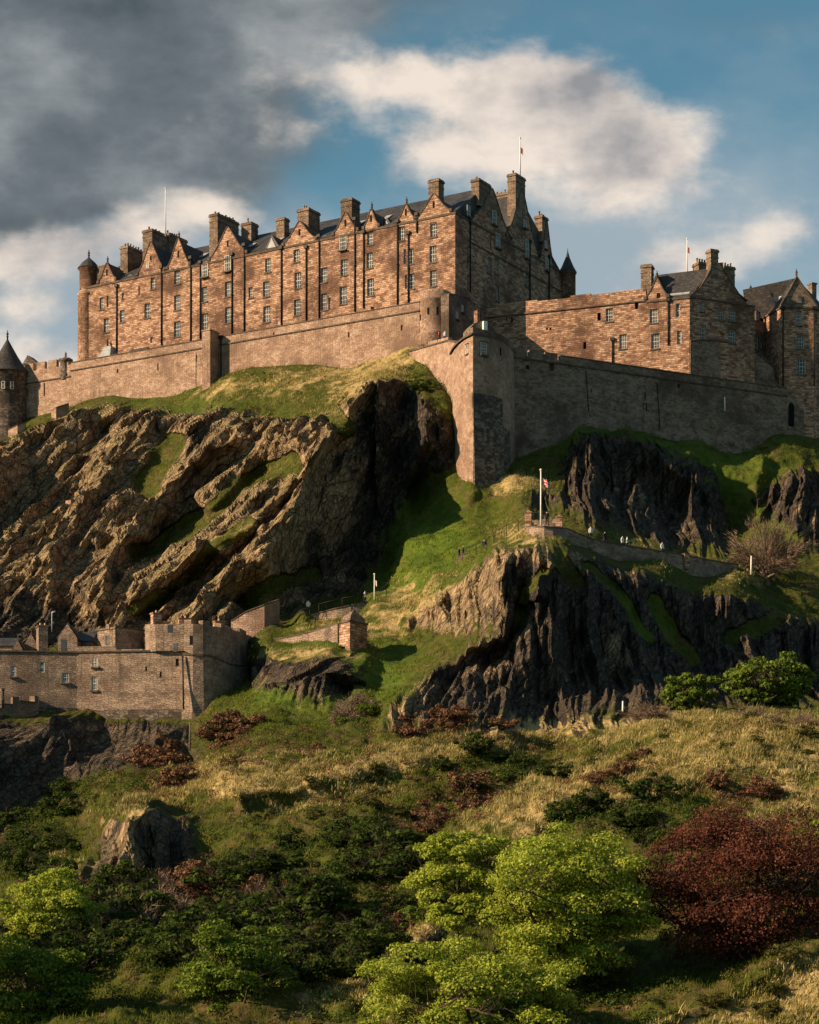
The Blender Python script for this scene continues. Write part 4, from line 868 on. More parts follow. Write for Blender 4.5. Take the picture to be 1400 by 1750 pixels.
# ------------------------------------------------------------------ buildings on the right
LM = Frame(822, 311, 1178.8, 300)
def right_wing():
    th = thing('governors_house', LM.p(LM.L-4, -4, 78), 'lower sandstone wing with corner gable and parapet wall right of the castle range', 'building')
    zp = 90.4; ze = 88.4; ug = LM.hit(1104, 500)[0]; ul = LM.hit(845, 560)[0]
    hs = [LM.hit(x, y)+(w, h) for x, y, w, h in ((1041.5,538,1.1,1.9),(1024,541,.5,1.1),(999.5,590.5,.45,1.0),(1065,583.6,1.1,2.1),(1117,540,1.15,2.0),(1120,583,1.2,2.1),(1158.5,530.5,.6,1.9),(1161,577,.7,2.0),(1088,520,.5,1.3),
      (1092,616.6,.4,.45),(1143,622,.3,.5),(1166,619,.3,.7),(1166,601,.3,.5),(935,562,.3,.4),(941,562,.3,.4),(875,547,.35,.6),(866,545,.25,.6),(1000,520,.2,.3))]
    m = MB(); holed(m, LM, 0, ug, 70, zp-1.9, [h for h in hs if h[0] < ug], .32); holed(m, LM, ug, LM.L, 70, ze, [h for h in hs if h[0] > ug], .32)
    m.box(LM, 0, LM.L-.7, -1.4, -.5, 70, ze-.1); m.build('wall', 'sandstone', th)
    m = MB(); m.box(LM, .8, ug, -.6, .02, zp-1.88, zp-.35); u = .8; random.seed(3)
    while u < ug: w = random.uniform(3, 6); m.box(LM, u, min(u+w, ug-.05), -.6, .02, zp-.35, zp+random.uniform(-.3, .05)); u += w+.02
    m.box(LM, 0, .75, -1.2, .02, zp-2, zp-.9); m.build('parapet', 'sandstone', th)
    m = MB(); m.box(LM, 0, ug, .02, .18, zp-2.0, zp-1.82); m.box(LM, ug, LM.L, 0, .14, ze-.2, ze+.02); m.build('string_course', 'cope', th)
    for h in hs:
        if h[2] > .55: window(th, LM, *h)
        elif h[3] > .9: slit(th, LM, *h)
    # lower apron, slightly proud
    a = LM.hit(1058, 616, .25); b = LM.hit(1100, 607, .25); c = LM.hit(1128, 600, .25); d = LM.hit(1136, 594, .25); e = LM.hit(1178, 584, .25)
    m = MB(); m.prism(LM, [(a[0], 70), a, b, c, d, (LM.L, e[1]), (LM.L, 70)], .01, .28); m.build('apron_wall', 'sandstone', th)
    u, z = LM.hit(1122.5, 476); gable(th, LM, u, ze, 1.65, z-ze, .05, 4.0, cap=True, slit_=False)
    q = MB(); uu, zz = LM.hit(1125.5, 505); q.box(LM, uu-.25, uu+.25, .03, .08, zz-.35, zz+.35); q.build('slit_opening', 'void', th)
    u, z = LM.hit(1104.5, 453, -.2); chimney(th, LM, u, -.1, ze-1, z, 1.5, 1.5, 0)
    # gabled end towards the right, turned away from the sun
    RC = Frame(1178.8, 300, 1290, 304.5)
    ws = [RC.hit(x, y)+(w, h) for x, y, w, h in ((1200.5,524,.8,1.5),(1202,568,.9,2.2),(1232,538,.9,1.6),(1252,539,1.2,1.7),(1251.6,575,1.25,2.0))]
    m = MB(); holed(m, RC, 0, RC.L, 70, ze, ws, .32); m.box(RC, .5, RC.L, -8, -.5, 70, ze-.1)
    m.build('wall', 'sandstone', th, label='shaded end wall of the lower wing')
    for h in ws: window(th, RC, *h)
    prof = [RC.hit(x, y) for x, y in ((1181,506),(1196,494),(1208,475),(1215,462),(1217,449),(1231,449),(1235,460),(1246,478),(1262,503),(1277,515))]
    m = MB(); m.prism(RC, [(0, ze)]+prof[1:-1]+[(RC.hit(1279, 520)[0], ze)], -.6, .03); g = m.build('end_gable', 'sandstone', th)
    m = MB()
    for p0, p1 in list(zip([(0, ze)]+prof[1:4], prof[1:5]))+list(zip(prof[5:-1], prof[6:])):
        L = math.hypot(p1[0]-p0[0], p1[1]-p0[1]); nx, nz = -(p1[1]-p0[1])/L*.15, (p1[0]-p0[0])/L*.15
        m.prism(RC, [p0, p1, (p1[0]+nx, p1[1]+nz), (p0[0]+nx, p0[1]+nz)], -.7, .12)
        if p1 == prof[4]: m.build('coping', 'cope', g); m = MB()
    m.build('coping', 'cope', g)
    m = MB(); m.box(RC, 0, RC.L, .0, .14, ze-.15, ze+.05); m.build('string_course', 'cope', th)
    ap = RC.p(*(lambda q: (q[0], -.3, q[1]))(RC.hit(1223, 457))); ap2 = ap-LM.t*8.6+Vector((0, 0, -.1)); e0 = LM.p(ug+.2, 0, ze); e1 = LM.p(LM.L, 0, ze); bk = LM.p(ug+.2, -9, ze); bk2 = RC.p(RC.L, -6, ze)
    r = MB(); r.face([e0, e1, ap, ap2]); r.face([bk, e0, ap2]); r.face([ap2, ap, bk2, bk]); r.face([ap, RC.p(RC.hit(1277, 515)[0], -.3, ze), bk2]); r.build('roof', 'slate', th)
    m = MB(); q0 = e0.lerp(e1, .45).lerp(ap2.lerp(ap, .45), .12); q1 = e0.lerp(e1, .92).lerp(ap2.lerp(ap, .92), .12); up = Vector((0, -.02, .12)); q2 = e0.lerp(e1, .92).lerp(ap2.lerp(ap, .92), .17); q3 = e0.lerp(e1, .45).lerp(ap2.lerp(ap, .45), .17)
    m.hexa([q0, q1, q2, q3, q0+up, q1+up, q2+up, q3+up]); m.build('lead_flashing', 'lead', th)
    u, z = RC.hit(1221, 427, 0); chimney(th, RC, u, .05, ze+3, z, 1.25, 1.2, 0)
    u, z = RC.hit(1203, 449, -3); chimney(th, RC, u, -3, ze, z, 1.7, 1.6, 4, along='u')
    u, z = RC.hit(1247, 456, -2); chimney(th, RC, u, -2, ze, z, 1.8, 1.6, 4, along='u')
    for x, ya, yb in ((1142.5,512,590),): u, za = LM.hit(x, ya); _, zb4 = LM.hit(x, yb); pipe(th, LM, u, zb4, za-.2)
    u, za = LM.hit(1047, 578); _, zb4 = LM.hit(1047, 625); pipe(th, LM, u, zb4, za-.3)
    # rounded retaining wall under the wing
    AP = Frame(1178.8, 299.6, 1340, 307.5); t2 = thing('retaining_wall', AP.p(AP.L/2, 0, 72), 'shaded bulging retaining wall with a sloping top below the lower wing', 'wall')
    tp = [AP.hit(x, y) for x, y in ((1180,584),(1215,582),(1245,587),(1283,596),(1300,610),(1322,628),(1324,650),(1338,664))]
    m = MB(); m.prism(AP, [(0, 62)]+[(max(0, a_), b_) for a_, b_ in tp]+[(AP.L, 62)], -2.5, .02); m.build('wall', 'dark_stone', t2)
    m = MB()
    for p0, p1 in zip(tp, tp[1:]): m.prism(AP, [p0, p1, (p1[0]+.02, p1[1]+.2), (p0[0]+.02, p0[1]+.2)], -2.6, .15)
    m.build('coping', 'cope', t2)
    # recess and polygonal tower at the right edge
    th = thing('tower_house', Vector(XY(1370, 312)).to_3d()+Vector((0, 0, 76)), 'many-sided tower house with a slate gable roof at the right edge', 'building')
    f = Frame(1276, 309, 1312, 311.5); ws = [f.hit(x, y)+(w, h) for x, y, w, h in ((1296,539.6,.85,1.3),(1292,586,1.1,2.1),(1302,589,.35,1.0))]
    m = MB(); holed(m, f, 0, f.L, 70, 88.0, ws, .3); m.build('wall', 'dark_stone', th)
    for h in ws: window(th, f, *h)
    pl = [(1305,311.5),(1337,306),(1391,306.5),(1425,311),(1470,322)]; wn = [(1364.7,544,1.0,2.0),(1368.6,584,1.15,2.0),(1370,626,1.3,2.3),(1394,545,.6,1.6),(1407,600,1.0,2.0),(1318,560,.5,1.2)]
    ze2 = 88.75; m = MB(); allw = []
    for i in range(4):
        f = Frame(*pl[i], *pl[i+1]); hs = [f.hit(x, y)+(w, h) for x, y, w, h in wn if pl[i][0] <= x < pl[i+1][0]]
        if i == 0: hs = []
        holed(m, f, 0, f.L, 66, ze2, hs, .3); allw += [(f, h) for h in hs]
    m.build('wall', 'sandstone', th, label='shaded polygonal wall')
    for f, h in allw: window(th, f, *h)
    m = MB(); m.face([XY(*p)+(ze2-.3,) for p in pl]); 
    for i in range(4): f = Frame(*pl[i], *pl[i+1]); m.box(f, 0, f.L, 0, .16, ze2-.15, ze2+.05)
    m.build('string_course', 'cope', th)
    f = Frame(*pl[1], *pl[2]); u, z = f.hit(1362, 474); ul, _ = f.hit(1337, 521); ur, _ = f.hit(1396, 521)
    m = MB(); m.prism(f, [(0, ze2), (0, ze2+.25), (u, z), (ur, ze2+.1), (ur, ze2)], -.5, -.05); g = m.build('gable', 'dark_stone', th)
    m = MB()
    for p0, p1 in (((0, ze2+.25), (u, z)), ((u, z), (ur, ze2+.1))): m.prism(f, [p0, p1, (p1[0], p1[1]+.25), (p0[0], p0[1]+.25)], -.6, .1)
    m.build('coping', 'cope', g); finial(g, f.p(u, -.2, z+.1), 1.2)
    q = MB(); uu, zz = f.hit(1367, 512); q.box(f, uu-.28, uu+.28, -.04, .05, zz-.5, zz+.5); q.build('pane', 'glass', g)
    A0 = f.p(u, -.3, z); A1 = A0+Vector((-6.9, 5.0, -.2)); r = MB()
    c0 = Vector(XY(1276, 312)+(ze2-.2,)); c1 = Vector(XY(*pl[0])+(ze2,)); c2 = Vector(XY(*pl[1])+(ze2,)); c3 = Vector(XY(*pl[2])+(ze2,)); c4 = Vector(XY(*pl[3])+(ze2,)); c5 = Vector(XY(1440, 322)+(ze2,))
    r.face([c0, c1, c2, A0, A1]); r.face([A0, c3, c4]); r.face([A0, c4, c5, A1]); r.face([A1, c5, c0]); r.build('roof', 'slate', th)
    r = MB(); p_ = c2.lerp(A0, .35); w_ = c1.lerp(A1, .35); a_ = p_.lerp(w_, .25); b_ = p_.lerp(w_, .5); up = Vector((.05, -.1, .16)); c_ = b_.lerp(A1, .12); d_ = a_.lerp(A0, .12)
    r.hexa([a_, b_, c_, d_, a_+up, b_+up, c_+up, d_+up]); r.build('lead_patch', 'lead', th)
    finial(th, Vector(XY(1283, 318)+((HY-497)/F*318,)), .9, 'iron'); 
    f2 = Frame(1388, 312, 1410, 313); u, z = f2.hit(1396, 492); m = MB(); m.box(f2, 0, .8, -1, 0, ze2, z+.5); m.box(f2, -.1, .9, -1.1, .1, z+.5, z+.7); m.build('chimney', 'dark_stone', th)
    for x in (1334, 1387): 
        i = 1; f = Frame(*pl[i], *pl[i+1]); u, za = f.hit(x+4, 525); _, zb5 = f.hit(x+4, 660); pipe(th, f, u, zb5, za-.3)
right_wing()

# ------------------------------------------------------------------ lower fort on the left
def lower_fort():
    th = thing('lower_fort', Vector(XY(200, 236)).to_3d()+Vector((0, 0, 18)), 'lower grey-brown fort with a rounded bastion under the crag at the left', 'fort')
    Y0 = 231.0
    zz = lambda y, Y=Y0: (HY-y)/F*Y
    F1 = Frame(-70, 231.0, 131.5, 232.5); F2 = Frame(131.5, 232.5, 313, 231.0)
    w1 = [F1.hit(x, y)+(w, h) for x, y, w, h in ((23,1147,.62,1.2),(72,1140,.6,1.2),(112,1158,.8,1.1))]
    w2 = [F2.hit(x, y)+(w, h) for x, y, w, h in ((163,1131.5,.65,1.0),(162,1168,.65,1.5),(303,1132,.35,.8),(154,1240,.5,.9),(275,1153,.2,.6),(250,1143,.2,.5))]
    zt1 = zz(1112); m = MB(); holed(m, F1, 0, F1.L, 14, zt1, w1, .28, lean=.02); holed(m, F2, 0, F2.L, 14, zz(1112), w2, .28, lean=.02)
    m.box(F1, 0, F1.L-.3, -8, -.7, 14, zt1-.2); m.box(F2, .3, F2.L, -8, -.7, 14, zt1-.2); m.build('wall', 'dark_stone' if 0 else 'fort_stone', th)
    for h in w1: window(th, F1, *h, d=-.02)
    for h in w2:
        if h[2] > .45: window(th, F2, *h, d=-.02)
    # plinth
    m = MB(); z1 = zz(1212); m.box(F2, .2, F2.L+.5, -.3, .42, 13, z1); m.box(F1, 3.2, F1.L-.05, -.3, .42, 13, z1+.25); m.build('plinth', 'bare_stone', th)
    m = MB(); m.box(F1, 0, F1.L, .02, .15, zt1-.05, zt1+.12); m.box(F2, 0, F2.L, .02, .15, zt1-.05, zt1+.12); m.build('string_course', 'cope', th)
    m = MB(); m.box(F2, 0, 4.4, -.6, 0, zt1+.12, zz(1102)); m.box(F2, 4.4, 7.4, -.6, 0, zt1+.12, zz(1108)); m.build('parapet', 'fort_stone', th)
    # rounded right part
    pl = [(313,230.4),(330,230),(347,230.2),(362,231),(378,232.6),(393,235),(410,238.5),(424,242),(434,246)]
    pts = [XY(*p) for p in pl]; n = len(pts); zt = [zz(y, p[1]) for y, p in zip((1118,1119,1120,1122,1128,1136,1138,1138,1138), pl)]
    m = MB(); col_wall(m, pts, zt, 12, 3, .05); m.build('bastion_wall', 'fort_stone', th)
    m = MB(); col_wall(m, [(x, y-.14) for x, y in pts], [z+.1 for z in zt], [z-.08 for z in zt], 3.0); m.build('string_course', 'cope', th)
    # upper drum and parapet
    pu = [(248,234.5),(250,232.6),(256,231.4),(266,230.9),(290,230.7),(315,230.6),(330,230.3),(347,230.5),(362,231.3),(378,232.9),(393,235.3),(410,238.8),(424,242.3),(434,246.3)]
    pts = [XY(*p) for p in pu]; ztu = [zz(y, p[1]) for y, p in zip((1067,1067,1067,1067,1066,1066,1066,1067,1070,1072,1075,1080,1085,1089), pu)]
    m = MB(); col_wall(m, pts, ztu, [zz(1113), ]*6+[z for z in [zz(y, p[1]) for y, p in zip((1119,1120,1122,1128,1136,1138,1138,1138), pu[6:])]], 1.2)
    m.face([(x, y, ztu[i]-.8) for i, (x, y) in enumerate(pts)]); m.build('upper_wall', 'fort_stone', th)
    random.seed(5)
    for i in range(5, 13):
        f = Frame(*pu[i], *pu[i+1])
        if i % 2: m = MB(); m.box(f, 0, f.L*.8, -.8, -.01, min(ztu[i], ztu[i+1])-.1, ztu[i]+.45); m.build('merlon', 'fort_stone', th)
    fU = Frame(*pu[4], *pu[5])
    for x, y, w, h in ((300,1107,.45,.9),(291,1074.5,.55,.8)):
        u, z = fU.hit(x, y); q = MB(); q.box(fU, u-w/2, u+w/2, -.1, .02, z-h/2, z+h/2); q.build('window', 'glass', th)
    fU = Frame(*pu[5], *pu[6]); u, z = fU.hit(327, 1094); q = MB(); q.box(fU, u-.18, u+.18, -.1, .02, z-.5, z+.5); q.build('slit_opening', 'void', th)
    q = MB(); a = P(313.5, 1118, 230.2); q.bar(P(312, 1120, 230.1), P(314, 1212, 229.2), .1, 6); q.build('drainpipe', 'iron', th)
    # things on the roof of the fort
    def house(name, label, x0, x1, Y, ye, yr, depth, gable_left=True, mat='fort_stone'):
        f = Frame(x0, Y, x1, Y); t = thing(name, f.p(f.L/2, -depth/2, zz(1112)), label, 'house'); e, r_ = zz(ye, Y), zz(yr, Y)
        m = MB()
        if gable_left: m.prism(f, [(0, zt1-1), (0, e), (f.L/2, r_), (f.L, e), (f.L, zt1-1)], -depth, 0)
        else: m.box(f, 0, f.L, -depth, 0, zt1-1, e)
        m.build('wall', mat, t); r = MB()
        if gable_left:
            for sgn in (0, 1):
                a0 = (-.15, e-.1) if sgn == 0 else (f.L+.15, e-.1)
                r.prism(f, [a0, (f.L/2, r_+.02), (f.L/2, r_+.2), (a0[0], a0[1]+.2)], -depth-.1, -.25)
        else: r.prism_s(f, [(.2, e), (-depth/2, r_), (-depth-.1, e)], -.1, f.L+.1)
        r.build('roof', 'slate', t); return t, f
    t, f = house('gabled_house', 'steep gabled house with a lit chimney rising over the fort wall', 99, 132, 233.2, 1090, 1066, 7)
    u, z = f.hit(109, 1105); q = MB(); q.box(f, u-.3, u+.3, -.1, .02, z-.8, z+.8); q.build('window', 'glass', t)
    t, f = house('slate_house', 'wide low slate-roofed house on the fort, right of the steep gable', 133, 158, 236, 1096, 1075, 5, False)
    t, f = house('slate_house', 'small slate-roofed house at the left end of the fort', 40, 66, 237, 1106, 1082, 6)
    t, f = house('slate_house', 'dark slate-roofed house cut by the left edge of the fort', -30, 26, 237, 1104, 1084, 6, False)
    t, f = house('hut', 'pale sloping-roofed hut between two fort houses', 22, 38, 234, 1108, 1094, 3)
    f = Frame(66, 234, 82, 234.3); t = thing('chimney_stack', f.p(.5, 0, zt1), 'broad lit chimney stack standing on the fort wall head', 'chimney'); m = MB(); m.box(f, 0, f.L, -2, 0, zt1-1, zz(1070, 234)); m.box(f, -.1, f.L+.1, -2.1, .1, zz(1070, 234), zz(1068, 234)); m.build('stack', 'fort_stone', t)
    for k in range(2): q = MB(); c = f.p(.3+.5*k, -.8, 0); q.ring((c.x, c.y), [(.12, zz(1069, 234)), (.1, zz(1063, 234)), (.01, zz(1063, 234))], 8); q.build('chimney_pot', 'pot', t)
    f = Frame(168, 233.5, 246, 240); t = thing('guard_house', f.p(2, -2, zt1), 'flat-topped block on the fort with a lit left face and a chimney', 'house')
    f1 = Frame(167, 234.6, 197, 233.0); f2 = Frame(197, 233.0, 246, 236); m = MB()
    m.box(f1, 0, f1.L, -3, 0, zt1-1, zz(1075, 233)); m.box(f2, 0, f2.L, -3, 0, zt1-1, zz(1074, 234)); m.build('wall', 'fort_stone', t)
    m = MB(); m.box(f1, 1.3, 1.75, -.5, 0, zz(1075, 233), zz(1065, 233)); m.build('chimney', 'fort_stone', t); m = MB(); m.box(f1, -.05, f1.L, -3, .08, zz(1075, 233), zz(1073.5, 233)); m.build('coping', 'cope', t); m = MB(); m.box(f2, 0, f2.L+.05, -3, .08, zz(1074, 234), zz(1072.5, 234)); m.build('coping', 'cope', t)
    u, z = f1.hit(184, 1094); q = MB(); q.box(f1, u-.35, u+.35, -.1, .02, z-.5, z+.5); q.build('window', 'glass', t)
    for x0, x1, y1, lab in ((262,276,1048,'lit square chimney standing on the fort drum'),(306,330,1057,'small lit block on the fort roof behind the battlements'),(368,384,1062,'pale post block at the right end of the fort battlements')):
        f = Frame(x0, 235, x1, 235.4); t = thing('chimney_stack', f.p(.4, 0, zz(1070, 235)), lab, 'chimney'); m = MB(); m.box(f, 0, f.L, -.9, 0, zz(1078, 235), zz(y1, 235)); m.box(f, -.08, f.L+.08, -1, .08, zz(y1, 235), zz(y1-1.5, 235)); m.build('stack', 'sandstone', t)
        q = MB(); c = f.p(f.L/2, -.4, 0); q.ring((c.x, c.y), [(.12, zz(y1, 235)), (.1, zz(y1-6, 235)), (.01, zz(y1-6, 235))], 8); q.build('chimney_pot', 'pot', t)
    # annexe in front
    t = thing('annexe', P(30, 1236, 228), 'small stepped stone annexe against the foot of the fort', 'house')
    f = Frame(-60, 227, 33, 229.2); f2 = Frame(33, 229.2, 66, 231); m = MB(); m.box(f, 0, f.L, -2, 0, 14, zz(1203, 228)); u = f.hit(0, 1200)[0]; m.box(f, f.L-.7, f.L, -1, 0, zz(1203, 228), zz(1189, 228)); m.box(f2, 0, f2.L, -1.2, 0, 14, zz(1198, 229)); m.box(f2, f2.L-.5, f2.L, -1, .01, 14, zz(1188, 230)); m.build('wall', 'fort_stone', t)
    m = MB(); m.box(f, -.0, f.L-.7, -2, .1, zz(1203, 228), zz(1201.5, 228)); m.box(f2, 0, f2.L-.5, -1.3, .1, zz(1198, 229), zz(1196.5, 229)); m.build('coping', 'cope', t)
    t = thing('gate_post', P(4, 1200, 226.8), 'dark post on the annexe wall at the left edge', 'post'); m = MB(); m.bar(P(4, 1210, 226.6), P(4, 1180, 226.6), .22, 8); m.build('post', 'bare_stone', t); m = MB(); m.ball(P(4, 1179, 226.6), .26); m.build('ball', 'bare_stone', t)
masonry('fort_stone', [(0.12,.088,.07),(0.22,.16,.125),(0.31,.225,.17),(0.42,.32,.24)], .42, .23, .7, .025, .65, (.4, .9), .22, True)
lower_fort()

# ------------------------------------------------------------------ guard tower, terraces, flag bastion
def wall_path(name, label, pts, h, mat='fort_stone', th=.5, cat='wall', cope=True):
    """low wall: pts = [(px, py of its top, Y)]"""
    q = [P(*p) for p in pts]; c = sum(q, Vector())/len(q); t = thing(name, (c.x, c.y, c.z-h), label, cat)
    m = MB(); col_wall(m, [(p.x, p.y) for p in q], [p.z for p in q], [p.z-h-1.5 for p in q], th); m.build('wall', mat, t)
    if cope: m = MB(); col_wall(m, [(p.x, p.y-.08) for p in q], [p.z+.12 for p in q], [p.z for p in q], th+.16); m.build('coping', 'cope', t)
    return t
def guard_tower():
    zz = lambda y, Y: (HY-y)/F*Y
    f1 = Frame(580, 230.5, 598, 228.8); f2 = Frame(598, 228.8, 628, 231.4)
    t = thing('guard_tower', P(603, 1113, 230), 'small square guard tower with a domed cap on the terrace', 'tower')
    m = MB(); f = f1; zt = zz(1064, 229.5); zt2 = zz(1061, 230)
    c = [XY(580, 230.5), XY(598, 228.8), XY(628, 231.4), XY(612, 233.5)]
    col = lambda z: [Vector(p+(z,)) for p in c]
    m.hexa(col(24)+col(zt)); m.build('wall', 'sandstone', t)
    m = MB(); cc = sum((Vector(p) for p in c), Vector((0, 0)))/4; gr = lambda k, z: [Vector((cc.x+(p[0]-cc.x)*k, cc.y+(p[1]-cc.y)*k, z)) for p in c]
    m.hexa(gr(1.08, zt)+gr(1.08, zt+.18)); m.build('coping', 'cope', t)
    m = MB(); m.hexa(gr(.85, zt+.18)+gr(.8, zt+.7)); m.hexa(gr(.8, zt+.7)+gr(.3, zt+1.3)); m.build('cap', 'dark_stone', t)
    m = MB(); m.ball(Vector((cc.x, cc.y, zt+1.4)), .22); m.build('finial', 'cope', t)
    wall_path('terrace_wall', 'low sunlit-topped wall climbing from fort to guard tower', [(436,1098,241),(490,1090,238),(530,1081,236),(577,1066,231.5)], 1.6)
    wall_path('terrace_wall', 'dark retaining wall under the straw-coloured terrace', [(430,1139,236),(500,1138,230.5),(555,1122,229),(590,1108,229.5)], 2.6, 'bare_stone', cope=False)
    wall_path('path_wall', 'low parapet of the path at the foot of the big crag', [(440,1077,247),(509,1060,250),(545,1048,250.5),(575,1040,250),(605,1034,250),(660,1023,251)], 1.1)
    wall_path('retaining_wall', 'lit stone wall footing the big crag above the fort', [(395,1062,246),(420,1046,245.5),(452,1034,245.2),(478,1026,247)], 3.6, 'rubble')
    wall_path('retaining_wall', 'small dark stone wall end high on the left crag', [(112,856,303),(121,854,301.5),(150,862,303.5),(182,868,306)], 2.6, 'rubble', cope=False)
    wall_path('retaining_wall', 'stepped lit wall below the battlement at far left', [(88,703,335),(96,697,333),(118,690,334)], 4, 'rubble')
    wall_path('retaining_wall', 'low broken wall beside the dark round tower', [(14,735,336),(30,727,335),(45,722,336)], 3, 'rubble')
guard_tower()
def flag_bastion():
    zz = lambda y, Y: (HY-y)/F*Y
    t = thing('flag_bastion', P(930, 920, 236), 'small curved stone bastion with two square piers on top of the right crag', 'bastion')
    pl = [(893,240),(897,237.5),(904,235),(915,233.6),(930,233),(945,233.2),(958,234.3),(970,236.5)]
    m = MB(); zt = [zz(y, p[1]) for y, p in zip((903,902,901,901,901,902,903,905), pl)]; pts = [XY(*p) for p in pl]
    col_wall(m, pts, zt, [z-4 for z in zt], 1.0, .05); m.face([(x, y, min(zt)-.7) for x, y in pts]); m.build('wall', 'fort_stone', t)
    m = MB(); col_wall(m, [(x, y-.12) for x, y in pts], [z+.14 for z in zt], zt, 1.2); m.build('coping', 'cope', t)
    for x0, x1, yt, Y, lb in ((897,908,876,236.5,0),(950,961,884,235.2,0)):
        f = Frame(x0, Y, x1, Y-.1); m = MB(); m.box(f, 0, f.L, -.7, 0, zz(905, Y), zz(yt, Y)); m.box(f, -.07, f.L+.07, -.77, .07, zz(yt, Y), zz(yt, Y)+.12); m.box(f, .2, f.L-.2, -.5, -.2, zz(yt, Y)+.12, zz(yt, Y)+.3); m.build('pier', 'sandstone', t)
    f = Frame(906, 241, 952, 240); m = MB(); m.box(f, 0, f.L, -.4, 0, zz(905, 240), zz(886, 240)); m.build('back_wall', 'dark_stone', t)
    m = MB()
    for k in range(7): a = f.p(f.L*k/6, 2.2, zz(897, 240)); m.bar(a, a+Vector((0, 0, 1.1)), .03, 4)
    m.bar(f.p(0, 2.2, zz(897, 240)+1.1), f.p(f.L, 2.2, zz(897, 240)+1.1), .03, 4); m.build('railing', 'iron', t)
    wall_path('path_wall', 'long low wall running right from the flag bastion to the bare tree', [(970,904,236.6),(990,913,237.5),(1016,922.6,238.5),(1050,930,240.5),(1089,936,243),(1130,943,246),(1171,950,249),(1215,958,253),(1263,966,257)], 1.25)
    f = Frame(1170, 248.6, 1178, 248.8); tt = thing('gate_pier', f.p(.2, 0, zz(968, 248)), 'small square pier in the long low wall', 'pier'); m = MB(); m.box(f, 0, f.L, -.6, .1, zz(972, 248.6), zz(946, 248.6)); m.build('pier', 'sandstone', tt); m = MB(); m.box(f, -.06, f.L+.06, -.66, .16, zz(946, 248.6), zz(945, 248.6)); m.build('cap', 'cope', tt)
    wall_path('path_wall', 'short dark stepped wall at the start of the crag path', [(780,958,246),(788,948,245.5),(812,945,244)], 1.4, 'dark_stone')
    tt = thing('handrail', P(830, 940, 243), 'thin iron handrail climbing to the flag bastion', 'railing'); m = MB(); pr = None
    for x, y, Y in ((792,958,245),(812,949,244),(830,940,243),(845,931,242),(866,918,240.5),(885,908,239.5)):
        g = G(x, y); a = Vector((g.x, g.y-.2, g.z)); b = a+Vector((0, 0, 1.15)); m.bar(a-Vector((0, 0, .4)), b, .045, 5)
        if pr: m.bar(pr, b, .03, 4); m.bar(pr-Vector((0, 0, .5)), b-Vector((0, 0, .5)), .02, 4)
        pr = b
    m.build('rail', 'iron', tt)
    tt = thing('handrail', P(560, 1040, 249), 'thin iron handrail along the path at the foot of the big crag', 'railing'); m = MB(); pr = None
    for x, y, Y in ((440,1074,246.5),(475,1066,248),(510,1056,249.6),(545,1044,250),(585,1034,249.6),(622,1027,250),(660,1019,250.5)):
        b = P(x, y-12, Y); m.bar(P(x, y+4, Y), b, .045, 5)
        if pr: m.bar(pr, b, .03, 4)
        pr = b
    m.build('rail', 'iron', tt)
flag_bastion()

# ------------------------------------------------------------------ flags, poles, posts
def union_flag_mat():
    m, t, bs = newmat('flag_cloth'); uv = t.new('ShaderNodeUVMap').outputs[0]; s = t.new('ShaderNodeSeparateXYZ'); t.l.new(uv, s.inputs[0])
    x = t.math('SUBTRACT', s.outputs[0], .5); y = t.math('SUBTRACT', s.outputs[1], .5); ax = t.math('ABSOLUTE', x); ay = t.math('ABSOLUTE', y)
    dg = t.math('ABSOLUTE', t.math('SUBTRACT', ax, ay)); xw = t.math('MULTIPLY', ax, 2.0)
    c = t.mix(t.math('LESS_THAN', dg, .10), (.01, .02, .12), (.75, .72, .68)); c = t.mix(t.math('LESS_THAN', dg, .035), c, (.5, .02, .02))
    w = t.math('MINIMUM', xw, t.math('MULTIPLY', ay, 1.0)); c = t.mix(t.math('LESS_THAN', w, .167), c, (.75, .72, .68)); c = t.mix(t.math('LESS_THAN', w, .1), c, (.5, .02, .02))
    t.l.new(c, bs.inputs['Base Color']); bs.inputs['Roughness'].default_value = .9
union_flag_mat()
plain('flag_plain', (.45, .12, .10), .9, .3, 3)
def flagpole(label, px, yb, yt, Y, r, mat='white_paint', flag=None, base=None, name='flagpole'):
    b = base or P(px, yb, Y); zt = (HY-yt)/F*Y; t = thing(name, b, label, 'flagpole' if name == 'flagpole' else 'post')
    m = MB(); m.bar((b.x, b.y, b.z-.5), (b.x, b.y, zt), r, 8, r*.6); m.build('pole', mat, t)
    if name == 'flagpole': m = MB(); m.ball(Vector((b.x, b.y, zt)), r*1.35); m.build('ball_finial', mat, t)
    if flag:
        w, h, droop, mt, zoff = flag; n = 10; me = bpy.data.meshes.new('flag'); vs = []; fs = []; uvs = []
        for i in range(n+1):
            for j in range(5):
                u = i/n; v = j/4; x = w*u*(1-.35*droop*u); z = -h*(1-v)-droop*w*.62*u**1.2; yy = .18*w*math.sin(u*7+v*1.5)*u**.6
                vs.append((x+r, yy, zt-zoff-b.z+z)); 
        for i in range(n):
            for j in range(4): fs.append((i*5+j, (i+1)*5+j, (i+1)*5+j+1, i*5+j+1)); uvs += [(i/n, j/4), ((i+1)/n, j/4), ((i+1)/n, (j+1)/4), (i/n, (j+1)/4)]
        me.from_pydata(vs, [], fs); uvl = me.uv_layers.new(name='UVMap'); uvl.data.foreach_set('uv', np.array(uvs, np.float32).ravel()); me.materials.append(MATS[mt])
        o = bpy.data.objects.new('flag', me); COL.objects.link(o); o.parent = t; s = o.modifiers.new('thickness', 'SOLIDIFY'); s.thickness = .03
    return t
flagpole('white flagpole flying a drooping union flag on the flag bastion', 924.5, 900, 803, 236, .10, flag=(1.25, .85, .75, 'flag_cloth', .85))
